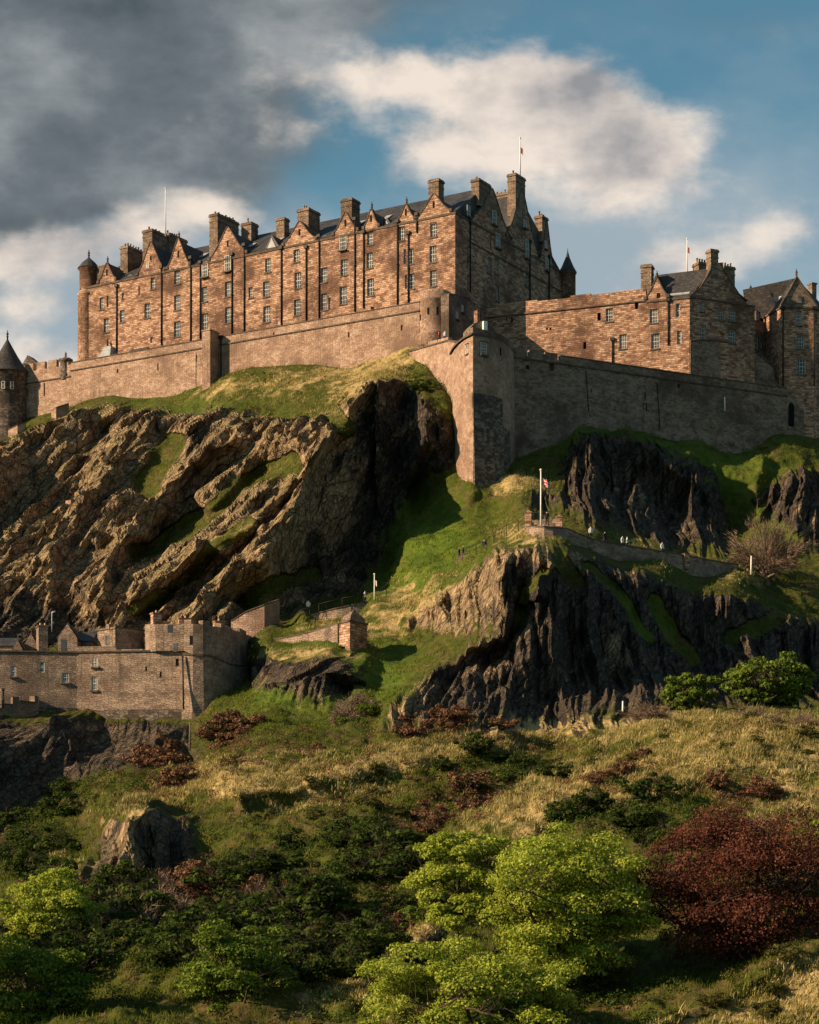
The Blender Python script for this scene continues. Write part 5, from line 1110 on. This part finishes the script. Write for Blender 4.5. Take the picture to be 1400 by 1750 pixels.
flagpole('tall pale flagpole with a furled flag on the highest chimney gable', 889, 300, 236, 322, .12, flag=(.5, .9, 1.0, 'flag_plain', 1.4))
flagpole('thin pale bare flagpole above the left end of the castle range', 283, 398, 322, 331, .1)
flagpole('pale flagpole with a small furled red flag on the lower wing roof', 1174.5, 470, 408, 305, .1, flag=(.4, .8, 1.0, 'flag_plain', 1.2))
flagpole('small white flagpole by the path at the foot of the big crag', 640, 1023, 981, 249, .08, flag=(.35, .6, 1.0, 'white_paint', .7))
flagpole('white marker post beside the bare tree', 1284, 975, 950, 255, .12, name='marker_post')
flagpole('pair-topped white post at the foot of the right crag', 1064.5, 1224, 1198, 203.5, .11, name='marker_post')
flagpole('slim pole in front of the fort bastion foot', 324.5, 1275, 1236, 204, .09, 'bark_pale', name='wooden_post')
flagpole('slim pole on the dark green slope right of the rust bush', 521, 1256, 1231, 211, .06, 'bark_pale', name='wooden_post')
t = thing('lamp_post', P(89, 1072, 238), 'slim lamp post standing among the fort roofs', 'lamp'); m = MB(); m.bar(P(89, 1080, 238), P(89, 1046, 238), .07, 6); m.build('pole', 'lead', t); m = MB(); m.bar(P(89, 1047, 238), P(95, 1045, 238), .1, 6); m.build('lamp_head', 'lead', t)

# ------------------------------------------------------------------ vegetation
def leaf_mat(name, c0, c1, c2, trans=.35):
    m = bpy.data.materials.new(name); m.use_nodes = True; m.node_tree.nodes.clear(); t = NT(m.node_tree); MATS[name] = m
    geo = t.new('ShaderNodeNewGeometry'); rnd = geo.outputs['Random Per Island']; n = t.noise(geo.outputs['Position'], .55, 4, .6)
    c = t.ramp(t.math('ADD', t.math('MULTIPLY', rnd, .4), t.math('MULTIPLY', n, .6)), [(.28, c0), (.5, c1), (.75, c2)])
    d = t.new('ShaderNodeBsdfDiffuse'); tr = t.new('ShaderNodeBsdfTranslucent'); t.l.new(c, d.inputs[0]); t.l.new(c, tr.inputs[0])
    mx = t.new('ShaderNodeMixShader'); mx.inputs[0].default_value = trans; t.l.new(d.outputs[0], mx.inputs[1]); t.l.new(tr.outputs[0], mx.inputs[2])
    o = t.new('ShaderNodeOutputMaterial'); t.l.new(mx.outputs[0], o.inputs[0])
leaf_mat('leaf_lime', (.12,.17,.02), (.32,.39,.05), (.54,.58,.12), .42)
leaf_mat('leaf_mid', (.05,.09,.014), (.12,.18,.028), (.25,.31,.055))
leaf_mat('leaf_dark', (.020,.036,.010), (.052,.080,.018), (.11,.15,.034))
leaf_mat('leaf_copper', (.036,.015,.012), (.115,.044,.032), (.22,.092,.060), .3)
leaf_mat('leaf_rust', (.07,.036,.022), (.16,.088,.052), (.27,.165,.095), .2)
leaf_mat('leaf_olive', (.04,.045,.012), (.09,.095,.025), (.17,.165,.05), .25)
leaf_mat('twig', (.09,.065,.05), (.19,.135,.10), (.30,.22,.165), .0)
leaf_mat('straw', (.12,.13,.03), (.36,.30,.11), (.66,.53,.28), .3)
leaf_mat('blade', (.05,.07,.010), (.11,.14,.02), (.2,.22,.05), .3)
def mesh_np(name, v, quads):
    me = bpy.data.meshes.new(name); k = quads.shape[1]
    me.vertices.add(len(v)); me.vertices.foreach_set('co', v.astype(np.float32).ravel())
    me.loops.add(quads.size); me.loops.foreach_set('vertex_index', quads.astype(np.int32).ravel())
    me.polygons.add(len(quads)); me.polygons.foreach_set('loop_start', np.arange(0, quads.size, k, dtype=np.int32)); me.polygons.foreach_set('loop_total', np.full(len(quads), k, np.int32))
    me.update(); return me
def unit(a): return a/(np.linalg.norm(a, axis=1)[:, None]+1e-9)
def leaves(c, n, size, g, aspect=.62):
    """one folded rhombus per leaf spray"""
    N = len(c); r = unit(g.normal(size=(N, 3))); t = unit(np.cross(n, r)); b = np.cross(n, t); s = (size*g.uniform(.6, 1.4, N))[:, None]
    v = np.stack([c-t*s*.5, c-b*s*.5*aspect+n*s*.08, c+t*s*.5, c+b*s*.5*aspect+n*s*.08], 1).reshape(-1, 3)
    return v, np.arange(N*4).reshape(N, 4)
def skeleton(g, height, spread, levels=3, trunk=.25, start=.25, nb=5, lift=.5):
    """branch segments (a, b, ra, rb) and tips"""
    segs = []; tips = []
    def grow(p, d, L, r, lv):
        n = 4; q = p
        for i in range(n):
            d2 = d+g.normal(size=3)*.16; d2 /= np.linalg.norm(d2); q2 = q+d2*L/n; r2 = r*(1-.16)
            segs.append((q, q2, r, r2)); q, d, r = q2, d2, r2
            if lv > 0 and i >= 1:
                for k in range(1 if lv > 1 else 2):
                    a = g.uniform(0, 2*math.pi); side = np.array([math.cos(a), math.sin(a), g.uniform(-.1, .6)]); dd = d*.45+side*.8; dd /= np.linalg.norm(dd)
                    grow(q, dd, L*g.uniform(.5, .72), r*.62, lv-1)
            elif lv == 0: tips.append(q)
        tips.append(q)
    base = np.zeros(3); top = np.array([g.normal()*.1*height*.3, g.normal()*.1*height*.3, height*start]); segs.append((base, top*.5, trunk*1.3, trunk)); segs.append((top*.5, top, trunk, trunk*.85))
    for k in range(nb):
        a = 2*math.pi*(k+g.uniform(-.3, .3))/nb; up = g.uniform(.35, 1.1)*lift*2
        d = np.array([math.cos(a)*spread, math.sin(a)*spread, height*.55*up]); L = np.linalg.norm(d); grow(top, d/L, L*.8, trunk*.6, levels-1)
    d = np.array([0, 0, 1.]); grow(top, d, height*.5, trunk*.7, levels-1)
    return segs, np.array(tips)
def bark_mesh(name, segs, n=5, minr=.0):
    v = []; f = []
    for a, b, ra, rb in segs:
        if ra < minr: continue
        a = Vector(a); b = Vector(b); d = (b-a).normalized(); x = d.orthogonal().normalized(); y = d.cross(x); i = len(v)
        for q, r in ((a, ra), (b, rb)):
            for k in range(n): t_ = 2*math.pi*k/n; v.append(tuple(q+x*math.cos(t_)*r+y*math.sin(t_)*r))
        for k in range(n): f.append((i+k, i+(k+1) % n, i+n+(k+1) % n, i+n+k))
    me = bpy.data.meshes.new(name); me.from_pydata(v, [], f); me.polygons.foreach_set('use_smooth', [True]*len(f)); return me
def crown_mesh(seed, rx, ry, rz, zc, lobes, per, lsize, lobe_r=(.16, .3), flat=.6, hollow=.75):
    """billowing crown: sprays of leaves over many flattened lobes set through an uneven ellipsoid"""
    g = np.random.default_rng(seed); C = []; Nn = []
    for k in range(lobes):
        d = unit(g.normal(size=(1, 3)))[0]; d[2] = d[2]*.9+.1; rr = g.uniform(.45, .98)**.6*(1+.18*math.sin(3*math.atan2(d[1], d[0])+seed)+.12*math.sin(5*d[2]*2+seed))
        c = np.array([d[0]*rx*rr, d[1]*ry*rr, zc+d[2]*rz*rr]); lr = g.uniform(*lobe_r)*min(rx, ry, rz*1.2)*(1.15-.35*rr)
        n_ = int(per*(lr/(lobe_r[1]*min(rx, ry, rz*1.2)))**2)+20; u = unit(g.normal(size=(n_, 3))); u[:, 2] = np.where(u[:, 2] < -.35, -u[:, 2]*.6, u[:, 2]); u = unit(u)
        bump_ = 1+.28*vnoise(u*2.4+k*7.1, seed)+.16*vnoise(u*5.5+k*3.3, seed+1)
        p = c+u*np.array([lr*1.25, lr*1.25, lr*flat])*(bump_*g.uniform(hollow, 1.05, n_))[:, None]
        C.append(p); Nn.append(unit(u*np.array([.8, .8, 1.2])+g.normal(size=(n_, 3))*.45))
    C = np.concatenate(C); Nn = np.concatenate(Nn); v, q = leaves(C, Nn, lsize, g); return mesh_np('crown', v, q)
def put(name, me, mat, parent, loc=(0, 0, 0)):
    o = bpy.data.objects.new(name, me); COL.objects.link(o); o.parent = parent; o.location = loc
    if not me.materials: me.materials.append(MATS[mat])
    return o
TREES = [ # label, px, py centre of crown, half width px, half height px, Y, leaf material, lobes, leaves/lobe, leaf size, squash
 ('tall lime-green tree left of the widest green tree, bottom centre', 786,1518,92,112,123,'leaf_lime',90,950,.165,'bark'),
 ('widest lime-green tree beside the copper-red tree', 962,1560,150,150,119,'leaf_lime',150,1000,.165,'bark'),
 ('low lime-green tree spreading along the bottom edge', 790,1722,205,112,112,'leaf_lime',120,900,.16,'bark'),
 ('large copper-red tree filling the bottom right', 1275,1545,208,172,121,'leaf_copper',150,1050,.15,'bark'),
 ('yellow-green tree with spreading limbs at the bottom left', 85,1566,98,72,136,'leaf_lime',80,700,.18,'bark'),
 ('mid-green tree in the bottom left corner', 45,1700,140,100,116,'leaf_mid',80,560,.20,'bark'),
 ('mid-green bushy tree left of bottom centre', 395,1690,108,125,116,'leaf_mid',90,560,.19,'bark'),
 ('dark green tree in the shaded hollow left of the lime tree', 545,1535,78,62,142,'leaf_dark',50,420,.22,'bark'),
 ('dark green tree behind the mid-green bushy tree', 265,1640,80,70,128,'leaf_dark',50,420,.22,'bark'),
 ('tall unseen tree added for shade beyond the left edge, nearest the bottom', -120,1620,100,150,112,'leaf_mid',60,300,.3,'bark'),  # this row stands out of view, added to shade the lower-left thicket
 ('tall unseen tree added for shade beyond the left edge, second back', -160,1550,100,130,124,'leaf_dark',60,300,.3,'bark'),
 ('tall unseen tree added for shade beyond the left edge, third back', -140,1520,80,80,138,'leaf_mid',60,300,.3,'bark'),
 ('round green tree at the right below the black crag', 1308,1168,84,54,208,'leaf_mid',60,420,.30,'bark'),
 ('small round green tree left of its larger neighbour below the crag', 1176,1188,52,40,205,'leaf_mid',36,360,.28,'bark'),
 ('green tree cut by the right edge above the copper tree', 1412,1412,24,36,138,'leaf_lime',20,360,.22,'bark'),
 ('rust-brown tree at the foot of the fort bastion', 400,1258,60,46,205,'leaf_rust',44,420,.26,'bark'),
 ('bright green sapling in the middle of the dark scrub', 413,1580,24,26,134,'leaf_mid',16,300,.2,'bark'),
 ('crimson shrub tree left of the lime trees', 688,1592,30,32,134,'leaf_copper',22,300,.2,'bark'),
 ('russet domed shrub in the shaded hollow', 540,1606,46,30,136,'leaf_rust',30,360,.2,'bark'),
]
def trees():
    for i, (lab, px, py, hw, hh, Y, mt, lobes, per, ls, bk) in enumerate(TREES):
        g = np.random.default_rng(100+i); c = P(px, py, Y); rx = hw/F*Y; rz = hh/F*Y; ry = min(rx, rz*1.3)
        gz = G(px, min(py+hh*1.0, 1860)).z; zb = min(c.z-rz*.9, gz); b = Vector((c.x, c.y, zb)); H = c.z-zb
        t = thing('tree' if hh > 31 else 'small_tree', b, lab, 'tree')
        segs, tips = skeleton(g, (H+rz)*.95, rx*.85, 3, max(.10, rx*.055), max(.12, (H-rz*.55)/(H+rz)), 6)
        put('trunk', bark_mesh('trunk', segs, 5, .008), bk, t)
        put('crown', crown_mesh(i+1, rx*.84, ry*.84, rz*.9, H, int(lobes*1.35), int(per*1.1), ls, (.11, .33), .74), mt, t)
trees()
def bare_tree():
    c = P(1312, 992, 262); t = thing('bare_tree', c-Vector((0, 0, .6)), 'leafless grey-brown tree at the right end of the long low wall', 'tree'); g = np.random.default_rng(5)
    segs, tips = skeleton(g, 7.0, 3.9, 4, .34, .12, 9, .45); put('trunk', bark_mesh('trunk', segs, 4, .0), 'bark_pale', t)
    N = 9000; k = g.integers(0, len(tips), N); a = tips[k]+g.normal(size=(N, 3))*.3; d = unit(a-np.array([0, 0, 2.0])+g.normal(size=(N, 3))*1.2); s = unit(np.cross(d, g.normal(size=(N, 3))))*.034; L = g.uniform(.4, .95, N)[:, None]
    v = np.stack([a-s, a+s, a+d*L], 1).reshape(-1, 3); put('twigs', mesh_np('twigs', v, np.arange(N*3).reshape(N, 3)), 'twig', t, )
bare_tree()
# shrubs: a few prototypes, copied
def shrub_protos():
    out = {}
    for kind, mt, n in (('leafy', 'leaf_dark', 3), ('rust', 'leaf_rust', 3), ('olive', 'leaf_olive', 3), ('green', 'leaf_mid', 2), ('bare', 'twig', 3)):
        for k in range(n):
            sd = hash(kind+str(k)) & 0 or (len(out)*13+k+40); g = np.random.default_rng(sd)
            segs, tips = skeleton(g, 1.5, .95, 3, .05, .12, 7, .5); bm_ = bark_mesh('stems', segs, 3, .0)
            if kind == 'bare':
                N = 2600; kk = g.integers(0, len(tips), N); a = tips[kk]*g.uniform(.6, 1.0, (N, 1))+g.normal(size=(N, 3))*.12; d = unit(a-np.array([0, 0, .2])+g.normal(size=(N, 3))*.6); s = unit(np.cross(d, g.normal(size=(N, 3))))*.013; L = g.uniform(.12, .38, N)[:, None]
                v = np.stack([a-s, a+s, a+d*L], 1).reshape(-1, 3); cm = mesh_np('twigs', v, np.arange(N*3).reshape(N, 3)); cm.name = 'twigs'
            else: cm = crown_mesh(sd, .95, .9, .62, .62, 30, 120, .13, (.2, .40), .92, .65)
            cm.materials.append(MATS[mt]); bm_.materials.append(MATS['bark' if kind != 'bare' else 'bark_pale']); out[(kind, k)] = (bm_, cm)
    return out
SH = shrub_protos(); NSH = {'leafy': 3, 'rust': 3, 'olive': 3, 'green': 2, 'bare': 3}
def shrub(kind, px, py, size, label, group, g, name='shrub'):
    q = G(px, py); k = int(g.integers(0, NSH[kind])); a, b = SH[(kind, k)]
    r = thing(name, q-Vector((0, 0, .15*size)), label, 'shrub', group); r.rotation_euler = (0, 0, g.uniform(0, 6.28)); s = size*g.uniform(.8, 1.25); r.scale = (s*g.uniform(.9, 1.3), s*g.uniform(.9, 1.2), s*g.uniform(.75, 1.15))
    for nm, me in (('stems', a), ('twigs' if kind == 'bare' else 'crown', b)):
        o = bpy.data.objects.new(nm, me); COL.objects.link(o); o.parent = r
ZONES = [ # kind, polygon-ish box list (cx, cy, rx, ry, rot), count, size range m, label, group
 ('rust', (275,1340,55,26,-15), 10, (2.0,2.9), 'russet shrub clumped above the small rock outcrop', 'russet shrubs above the outcrop'),
 ('rust', (450,1300,110,30,0), 9, (.9,1.6), 'russet shrub scattered on the slope right of the fort foot', 'russet shrubs right of the fort foot'),
 ('rust', (770,1264,120,14,-4), 18, (1.0,1.7), 'russet shrub along the foot of the right crag', 'russet shrubs at the foot of the right crag'),
 ('rust', (1050,1340,70,24,-25), 7, (1.0,1.6), 'russet shrub on the golden slope above the copper tree', 'russet shrubs above the copper tree'),
 ('rust', (760,1395,100,32,-15), 14, (1.2,1.9), 'russet shrub under the golden slope above the lime trees', 'russet shrubs above the lime trees'),
 ('rust', (420,1530,130,50,0), 18, (1.2,2.0), 'brown shrub in the shaded hollow below the outcrop', 'brown shrubs in the hollow'),
 ('rust', (1240,1370,90,20,0), 6, (.9,1.4), 'dark russet shrub just above the crown of the copper tree', 'dark russet shrubs behind the copper tree'),
 ('bare', (730,1248,75,16,0), 10, (1.3,2.2), 'leafless brown shrub at the foot of the right crag', 'leafless shrubs at the foot of the right crag'),
 ('bare', (590,1228,26,14,0), 4, (1.3,1.9), 'leafless shrub at the low end of the right crag', 'leafless shrubs at the low end of the right crag'),
 ('bare', (1090,1228,50,12,0), 5, (1.3,2.0), 'leafless shrub left of the small round green tree', 'leafless shrubs left of the small round green tree'),
 ('bare', (300,1560,190,70,0), 22, (1.3,2.3), 'leafless shrub among the dark scrub at the bottom left', 'leafless shrubs bottom left'),
 ('bare', (1320,1260,70,30,0), 7, (.9,1.6), 'leafless shrub on the golden slope at the right edge', 'leafless shrubs at the right edge'),
 ('bare', (860,1740,90,20,0), 4, (.8,1.2), 'leafless shrub on the bottom edge under the lime trees', 'leafless shrubs at the bottom edge'),
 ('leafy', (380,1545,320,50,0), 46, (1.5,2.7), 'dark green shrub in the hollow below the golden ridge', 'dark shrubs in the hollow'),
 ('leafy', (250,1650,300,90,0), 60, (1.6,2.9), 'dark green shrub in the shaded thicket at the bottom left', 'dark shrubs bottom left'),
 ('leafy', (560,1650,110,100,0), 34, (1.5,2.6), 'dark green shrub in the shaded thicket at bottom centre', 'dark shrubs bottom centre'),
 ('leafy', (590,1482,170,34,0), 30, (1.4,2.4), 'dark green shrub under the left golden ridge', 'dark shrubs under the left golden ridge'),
 ('leafy', (70,1420,120,90,-30), 34, (1.3,2.4), 'dark green shrub on the shaded slope at the left edge', 'dark shrubs at the left edge'),
 ('leafy', (1080,1440,110,40,0), 18, (1.2,2.0), 'dark green shrub between the lime trees and the copper tree', 'dark shrubs between lime and copper trees'),
 ('leafy', (870,1335,160,25,0), 18, (.9,1.7), 'dark green shrub in the dip of the golden slope', 'dark shrubs in the golden slope'),
 ('leafy', (1000,1690,90,40,0), 10, (1.0,1.6), 'dark green shrub under the lime trees at the bottom', 'dark shrubs under the lime trees'),
 ('olive', (620,1370,250,50,-10), 40, (.6,1.1), 'olive-green low shrub on the middle golden slope', 'olive shrubs on the middle golden slope'),
 ('olive', (1150,1320,260,55,-5), 34, (.6,1.2), 'olive-green low shrub on the right golden slope', 'olive shrubs on the right golden slope'),
 ('olive', (150,1330,120,50,-30), 12, (.8,1.5), 'olive-green shrub below the fort cliff', 'olive shrubs below the fort cliff'),
 ('olive', (1330,1690,110,45,-15), 14, (.6,1.1), 'olive-green low shrub on the grassy bank at the bottom right', 'olive shrubs bottom right'),
 ('olive', (230,1250,100,12,0), 10, (.7,1.3), 'olive-green shrub on the ledge at the fort foot', 'olive shrubs at the fort foot'),
 ('green', (190,1395,32,18,0), 4, (1.2,1.9), 'bright green shrub left of the small rock outcrop', 'bright green shrubs by the outcrop'),
 ('green', (300,1600,60,40,0), 6, (1.0,1.7), 'green shrub in front of the dark thicket at the left', 'green shrubs in front of the thicket'),
 ('green', (620,1240,30,16,0), 5, (.9,1.4), 'green shrub at the lower tip of the right crag', 'green shrubs at the crag tip'),
 ('green', (660,1560,80,60,0), 7, (.9,1.5), 'mid-green shrub left of the tall lime tree', 'mid-green shrubs left of the lime tree'),
 ('olive', (640,690,60,20,0), 5, (.6,1.0), 'olive-green tuft shrub on the grassy crest under the castle wall', 'shrubs on the crest'),
 ('leafy', (720,670,30,40,0), 8, (.9,1.5), 'dark green shrub in the shade under the lit curtain wall', 'dark shrubs under the curtain wall'),
]
def shrubs():
    g = np.random.default_rng(21); tot = 0
    for kind, (cx, cy, rx, ry, ro), n, sz, lab, grp in ZONES:
        for k in range(max(3, int(n*.46))):
            a = g.uniform(0, 6.28); r = g.uniform(0, 1)**.5; dx, dy = math.cos(a)*r*rx, math.sin(a)*r*ry; c, s_ = math.cos(R(ro)), math.sin(R(ro))
            x, y = cx+dx*c-dy*s_, cy+dx*s_+dy*c
            if y > 1840 or x < -40 or x > 1440: continue
            ii, jj = tidx(x, y)
            if TR['rock'][ii, jj] > .45 or (125 < x < 350 and 1385 < y < 1500): continue
            shrub(kind, x, y, g.uniform(*sz)*.88, lab, grp, g)
shrubs()
def undergrowth():
    g = np.random.default_rng(33); pos = TR['pos']; nx = pos.shape[1]; fields = (
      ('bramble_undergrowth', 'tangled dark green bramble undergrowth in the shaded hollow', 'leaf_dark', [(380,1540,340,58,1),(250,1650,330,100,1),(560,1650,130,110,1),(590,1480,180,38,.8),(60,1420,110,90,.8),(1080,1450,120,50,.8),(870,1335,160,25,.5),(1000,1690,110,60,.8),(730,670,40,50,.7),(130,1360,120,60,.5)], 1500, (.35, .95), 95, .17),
      ('brown_undergrowth', 'brown bracken and heather undergrowth on the slopes', 'leaf_rust', [(430,1530,170,60,1),(290,1345,90,30,1),(800,1265,170,18,1),(760,1395,130,35,.8),(1050,1345,90,28,.8),(470,1300,140,35,.6),(660,1560,80,60,.8),(1260,1370,120,25,.9),(150,1560,120,60,.5),(620,1330,200,50,.35),(1330,1280,120,40,.4)], 900, (.25, .7), 80, .14),
      ('low_gorse', 'low olive gorse and heath scattered over the golden slopes', 'leaf_olive', [(620,1375,280,60,1),(1150,1320,280,60,1),(150,1330,140,60,.7),(1330,1690,130,50,1),(480,1390,200,50,.7),(640,690,80,25,.5),(1150,760,160,40,.5),(1000,900,60,30,.4),(1230,1060,120,50,.4),(420,640,140,14,.4)], 900, (.2, .6), 70, .13))
    for name, lab, mt, bl, n, sz, per, ls in fields:
        w = np.zeros(TR['px'].shape)
        for bx, by, rx, ry, a in bl: w = np.maximum(w, a*np.exp(-(((TR['px']-bx)/rx)**2+((TR['py']-by)/ry)**2)**1.5))
        w *= (TR['rock'] < .4)*TR['area']*((TR['px'] < 125)|(TR['px'] > 350)|(TR['py'] < 1385)|(TR['py'] > 1500)); idx = g.choice(w.size, n, p=(w/w.sum()).ravel()); C = []; N = []
        for q in idx:
            p = pos.reshape(-1, 3)[q]; r = g.uniform(*sz); k = int(per*(r/sz[1])**1.5)+18; u = unit(g.normal(size=(k, 3))); u[:, 2] = np.abs(u[:, 2])
            sc = np.array([r*g.uniform(.9, 1.7), r*g.uniform(.9, 1.5), r*g.uniform(.6, 1.1)]); bp = 1+.35*vnoise(u*2.6+q*.37, 4)
            C.append(p+np.array([0, 0, .0])+u*sc*(bp*g.uniform(.55, 1.05, k))[:, None]); N.append(unit(u+g.normal(size=(k, 3))*.5))
        v, f = leaves(np.concatenate(C), np.concatenate(N), ls, g); me = mesh_np(name, v, f); me.materials.append(MATS[mt]); o = bpy.data.objects.new(name, me); COL.objects.link(o); tag(o, lab, 'undergrowth', kind='stuff')
undergrowth()
# grass: uncountable, one object per kind of blade
def grass():
    g = np.random.default_rng(9); pos = TR['pos']; px, py = TR['px'], TR['py']; rock, dry = TR['rock'], TR['dry']; nv, nx = rock.shape
    def scatter(name, label, mat, w, n, hmin, hmax, wid, blades, lean):
        w = w/w.sum(); idx = g.choice(w.size, n, p=w.ravel()); i, j = np.divmod(idx, nx); i = np.clip(i, 0, nv-2); j = np.clip(j, 0, nx-2)
        a, b = g.uniform(size=(2, n, 1)); p = pos[i, j]*(1-a)*(1-b)+pos[i+1, j]*a*(1-b)+pos[i, j+1]*(1-a)*b+pos[i+1, j+1]*a*b
        p = np.repeat(p, blades, 0); N = len(p); hh = np.repeat(g.uniform(hmin, hmax, n)*g.choice([.6, 1, 1, 1.5], n), blades)*g.uniform(.6, 1.1, N)
        p = p+g.normal(size=(N, 3))*np.array([.13, .13, .0])-np.array([0, 0, .05]); ang = g.uniform(0, 6.28, N); s = np.c_[np.cos(ang), np.sin(ang), ang*0]*wid
        tip = p+np.c_[g.normal(size=N)*.28*hh+lean*hh, g.normal(size=N)*.28*hh, hh]; mid = (p+tip)/2+np.c_[ang*0-lean*.1*hh, ang*0, .08*hh]
        v = np.stack([p-s, p+s, mid+s*.75, tip, mid-s*.75], 1).reshape(-1, 3); k = np.arange(N)[:, None]*5
        me = mesh_np(name, v, np.concatenate([k, k+1, k+2, k+3, k+4], 1)); me.materials.append(MATS[mat]); o = bpy.data.objects.new(name, me); COL.objects.link(o); tag(o, label, 'grass', kind='stuff')
    area = TR['area']
    patch = np.clip(.5+1.6*fbm(pos.reshape(-1, 3)/3.5, 3, 301), 0, 1.3).reshape(nv, nx)
    inv = ((px > -60) & (px < 1460) & (rock < .35)).astype(float)
    scatter('straw_grass', 'long straw-coloured grass tufts on the sunlit slopes', 'straw', inv*np.clip(dry-.12, 0, 1)**1.2*area*np.clip(patch-.2, .12, 1)*(.25+.75*(py > 1180)), 70000, .16, .44, .026, 4, .22)
    scatter('green_grass', 'short green and olive grass tufts on the slopes', 'blade', inv*area*np.clip(1.2-dry, 0, 1)*np.clip(patch, .2, 1.3)*(.4+.6*(py > 1180)), 90000, .14, .36, .024, 4, .1)
grass()

# ------------------------------------------------------------------ visitors, a few pixels tall
def person_mesh(pose=0):
    v = [(0,0,.95),(0,0,1.2),(0,0,1.42),(0,0,1.52),(0,-.01,1.66),(.10,0,.88),(.11,-.03,.48),(.11,0,.08),(.11,-.12,.04),(-.10,0,.88),(-.12,.05,.48),(-.12,.1,.08),(-.12,-.02,.04),
         (.19,0,1.40),(.25,.02,1.12),(.24,-.08,.88),(.24,-.12,.78),(-.19,0,1.40),(-.25,.02,1.12),(-.24,-.10,.9),(-.24,-.15,.8)]
    if pose: v[15] = (.2,-.25,1.15); v[16] = (.16,-.33,1.2); v[6] = (.11,-.16,.5); v[7] = (.11,-.12,.08); v[8] = (.11,-.24,.04)
    e = [(0,1),(1,2),(2,3),(3,4),(0,5),(5,6),(6,7),(7,8),(0,9),(9,10),(10,11),(11,12),(2,13),(13,14),(14,15),(15,16),(2,17),(17,18),(18,19),(19,20)]
    rad = [.15,.16,.15,.06,.105,.10,.07,.05,.045,.10,.07,.05,.045,.07,.055,.045,.035,.07,.055,.045,.035]
    me = bpy.data.meshes.new('p'); me.from_pydata(v, e, []); o = bpy.data.objects.new('p', me); COL.objects.link(o); o.modifiers.new('s', 'SKIN'); o.modifiers.new('u', 'SUBSURF').levels = 1
    for k, r in enumerate(rad): me.skin_vertices[0].data[k].radius = (r, r*.85)
    me.skin_vertices[0].data[0].use_root = True
    out = bpy.data.meshes.new_from_object(o.evaluated_get(bpy.context.evaluated_depsgraph_get())); bpy.data.objects.remove(o); return out
plain('skin', (.5, .32, .24), .8, .1); plain('trousers', (.03, .035, .05), .9, .2); plain('coat_dark', (.025, .025, .03), .9, .2); plain('coat_white', (.7, .68, .64), .9, .1); plain('coat_red', (.35, .04, .03), .9, .2)
def people():
    bodies = [person_mesh(0), person_mesh(1)]; k = 0
    cache = {}
    L = [(1010,925,238.6,'coat_white','person in a white jacket on the path just right of the flag bastion',0),(1034,934,240.2,'coat_dark','person in dark clothes leaning at the long low wall',1),(1064,941,242,'coat_white','person in a pale coat, left of a pair at the long low wall',0),
         (1072,942,242.5,'coat_white','person in a pale coat, right of a pair at the long low wall',1),(1132,951,246.6,'coat_white','person in a pale top, furthest right along the long low wall',0),(785,960,246.6,'coat_dark','person in black at the start of the crag path',0),(792,957,246.3,'coat_dark','person in dark clothes beside another at the start of the crag path',1),
         (828,947,244,'coat_dark','person in black climbing the crag path',1),(519,1052,250.5,'coat_dark','person in dark clothes on the path at the foot of the big crag',0),(527,1050,250.5,'coat_white','person in a white top on the path at the foot of the big crag',1),(624,1034,250.3,'coat_white','person in pale clothes by the small white flagpole',0),
         (1213,664,299.4,'coat_white','person in white at the top of the long shaded rampart, left one',0),(1217,664,299.6,'coat_white','person in white at the top of the long shaded rampart, right one',1),(1327,682,304.6,'coat_white','person in white at the far right end of the shaded rampart',0),
         (935,900,236.5,'coat_dark','person in dark clothes standing on the flag bastion',1),(761,586,290,'coat_white','person in a pale top on the wall walk below the squat round tower',0),(750,588,291,'coat_red','person in a red coat on the wall walk below the squat round tower',1),(848,958,0,None,'',0)]
    for px, py, Y, coat, lab, pose in L:
        if coat is None: continue
        b = P(px, py, Y); key = (coat, pose)
        if key not in cache:
            me = bodies[pose].copy(); 
            for m in ('trousers', coat, 'skin'): me.materials.append(MATS[m])
            for p in me.polygons: p.material_index = 0 if p.center.z < .9 else (2 if p.center.z > 1.5 or (abs(p.center.x) > .2 and p.center.z < .85) else 1); p.use_smooth = True
            cache[key] = me
        o = bpy.data.objects.new('person', cache[key]); COL.objects.link(o); o.location = b; o.rotation_euler = (0, 0, random.uniform(-1.5, 1.5)); tag(o, lab, 'person')
people()
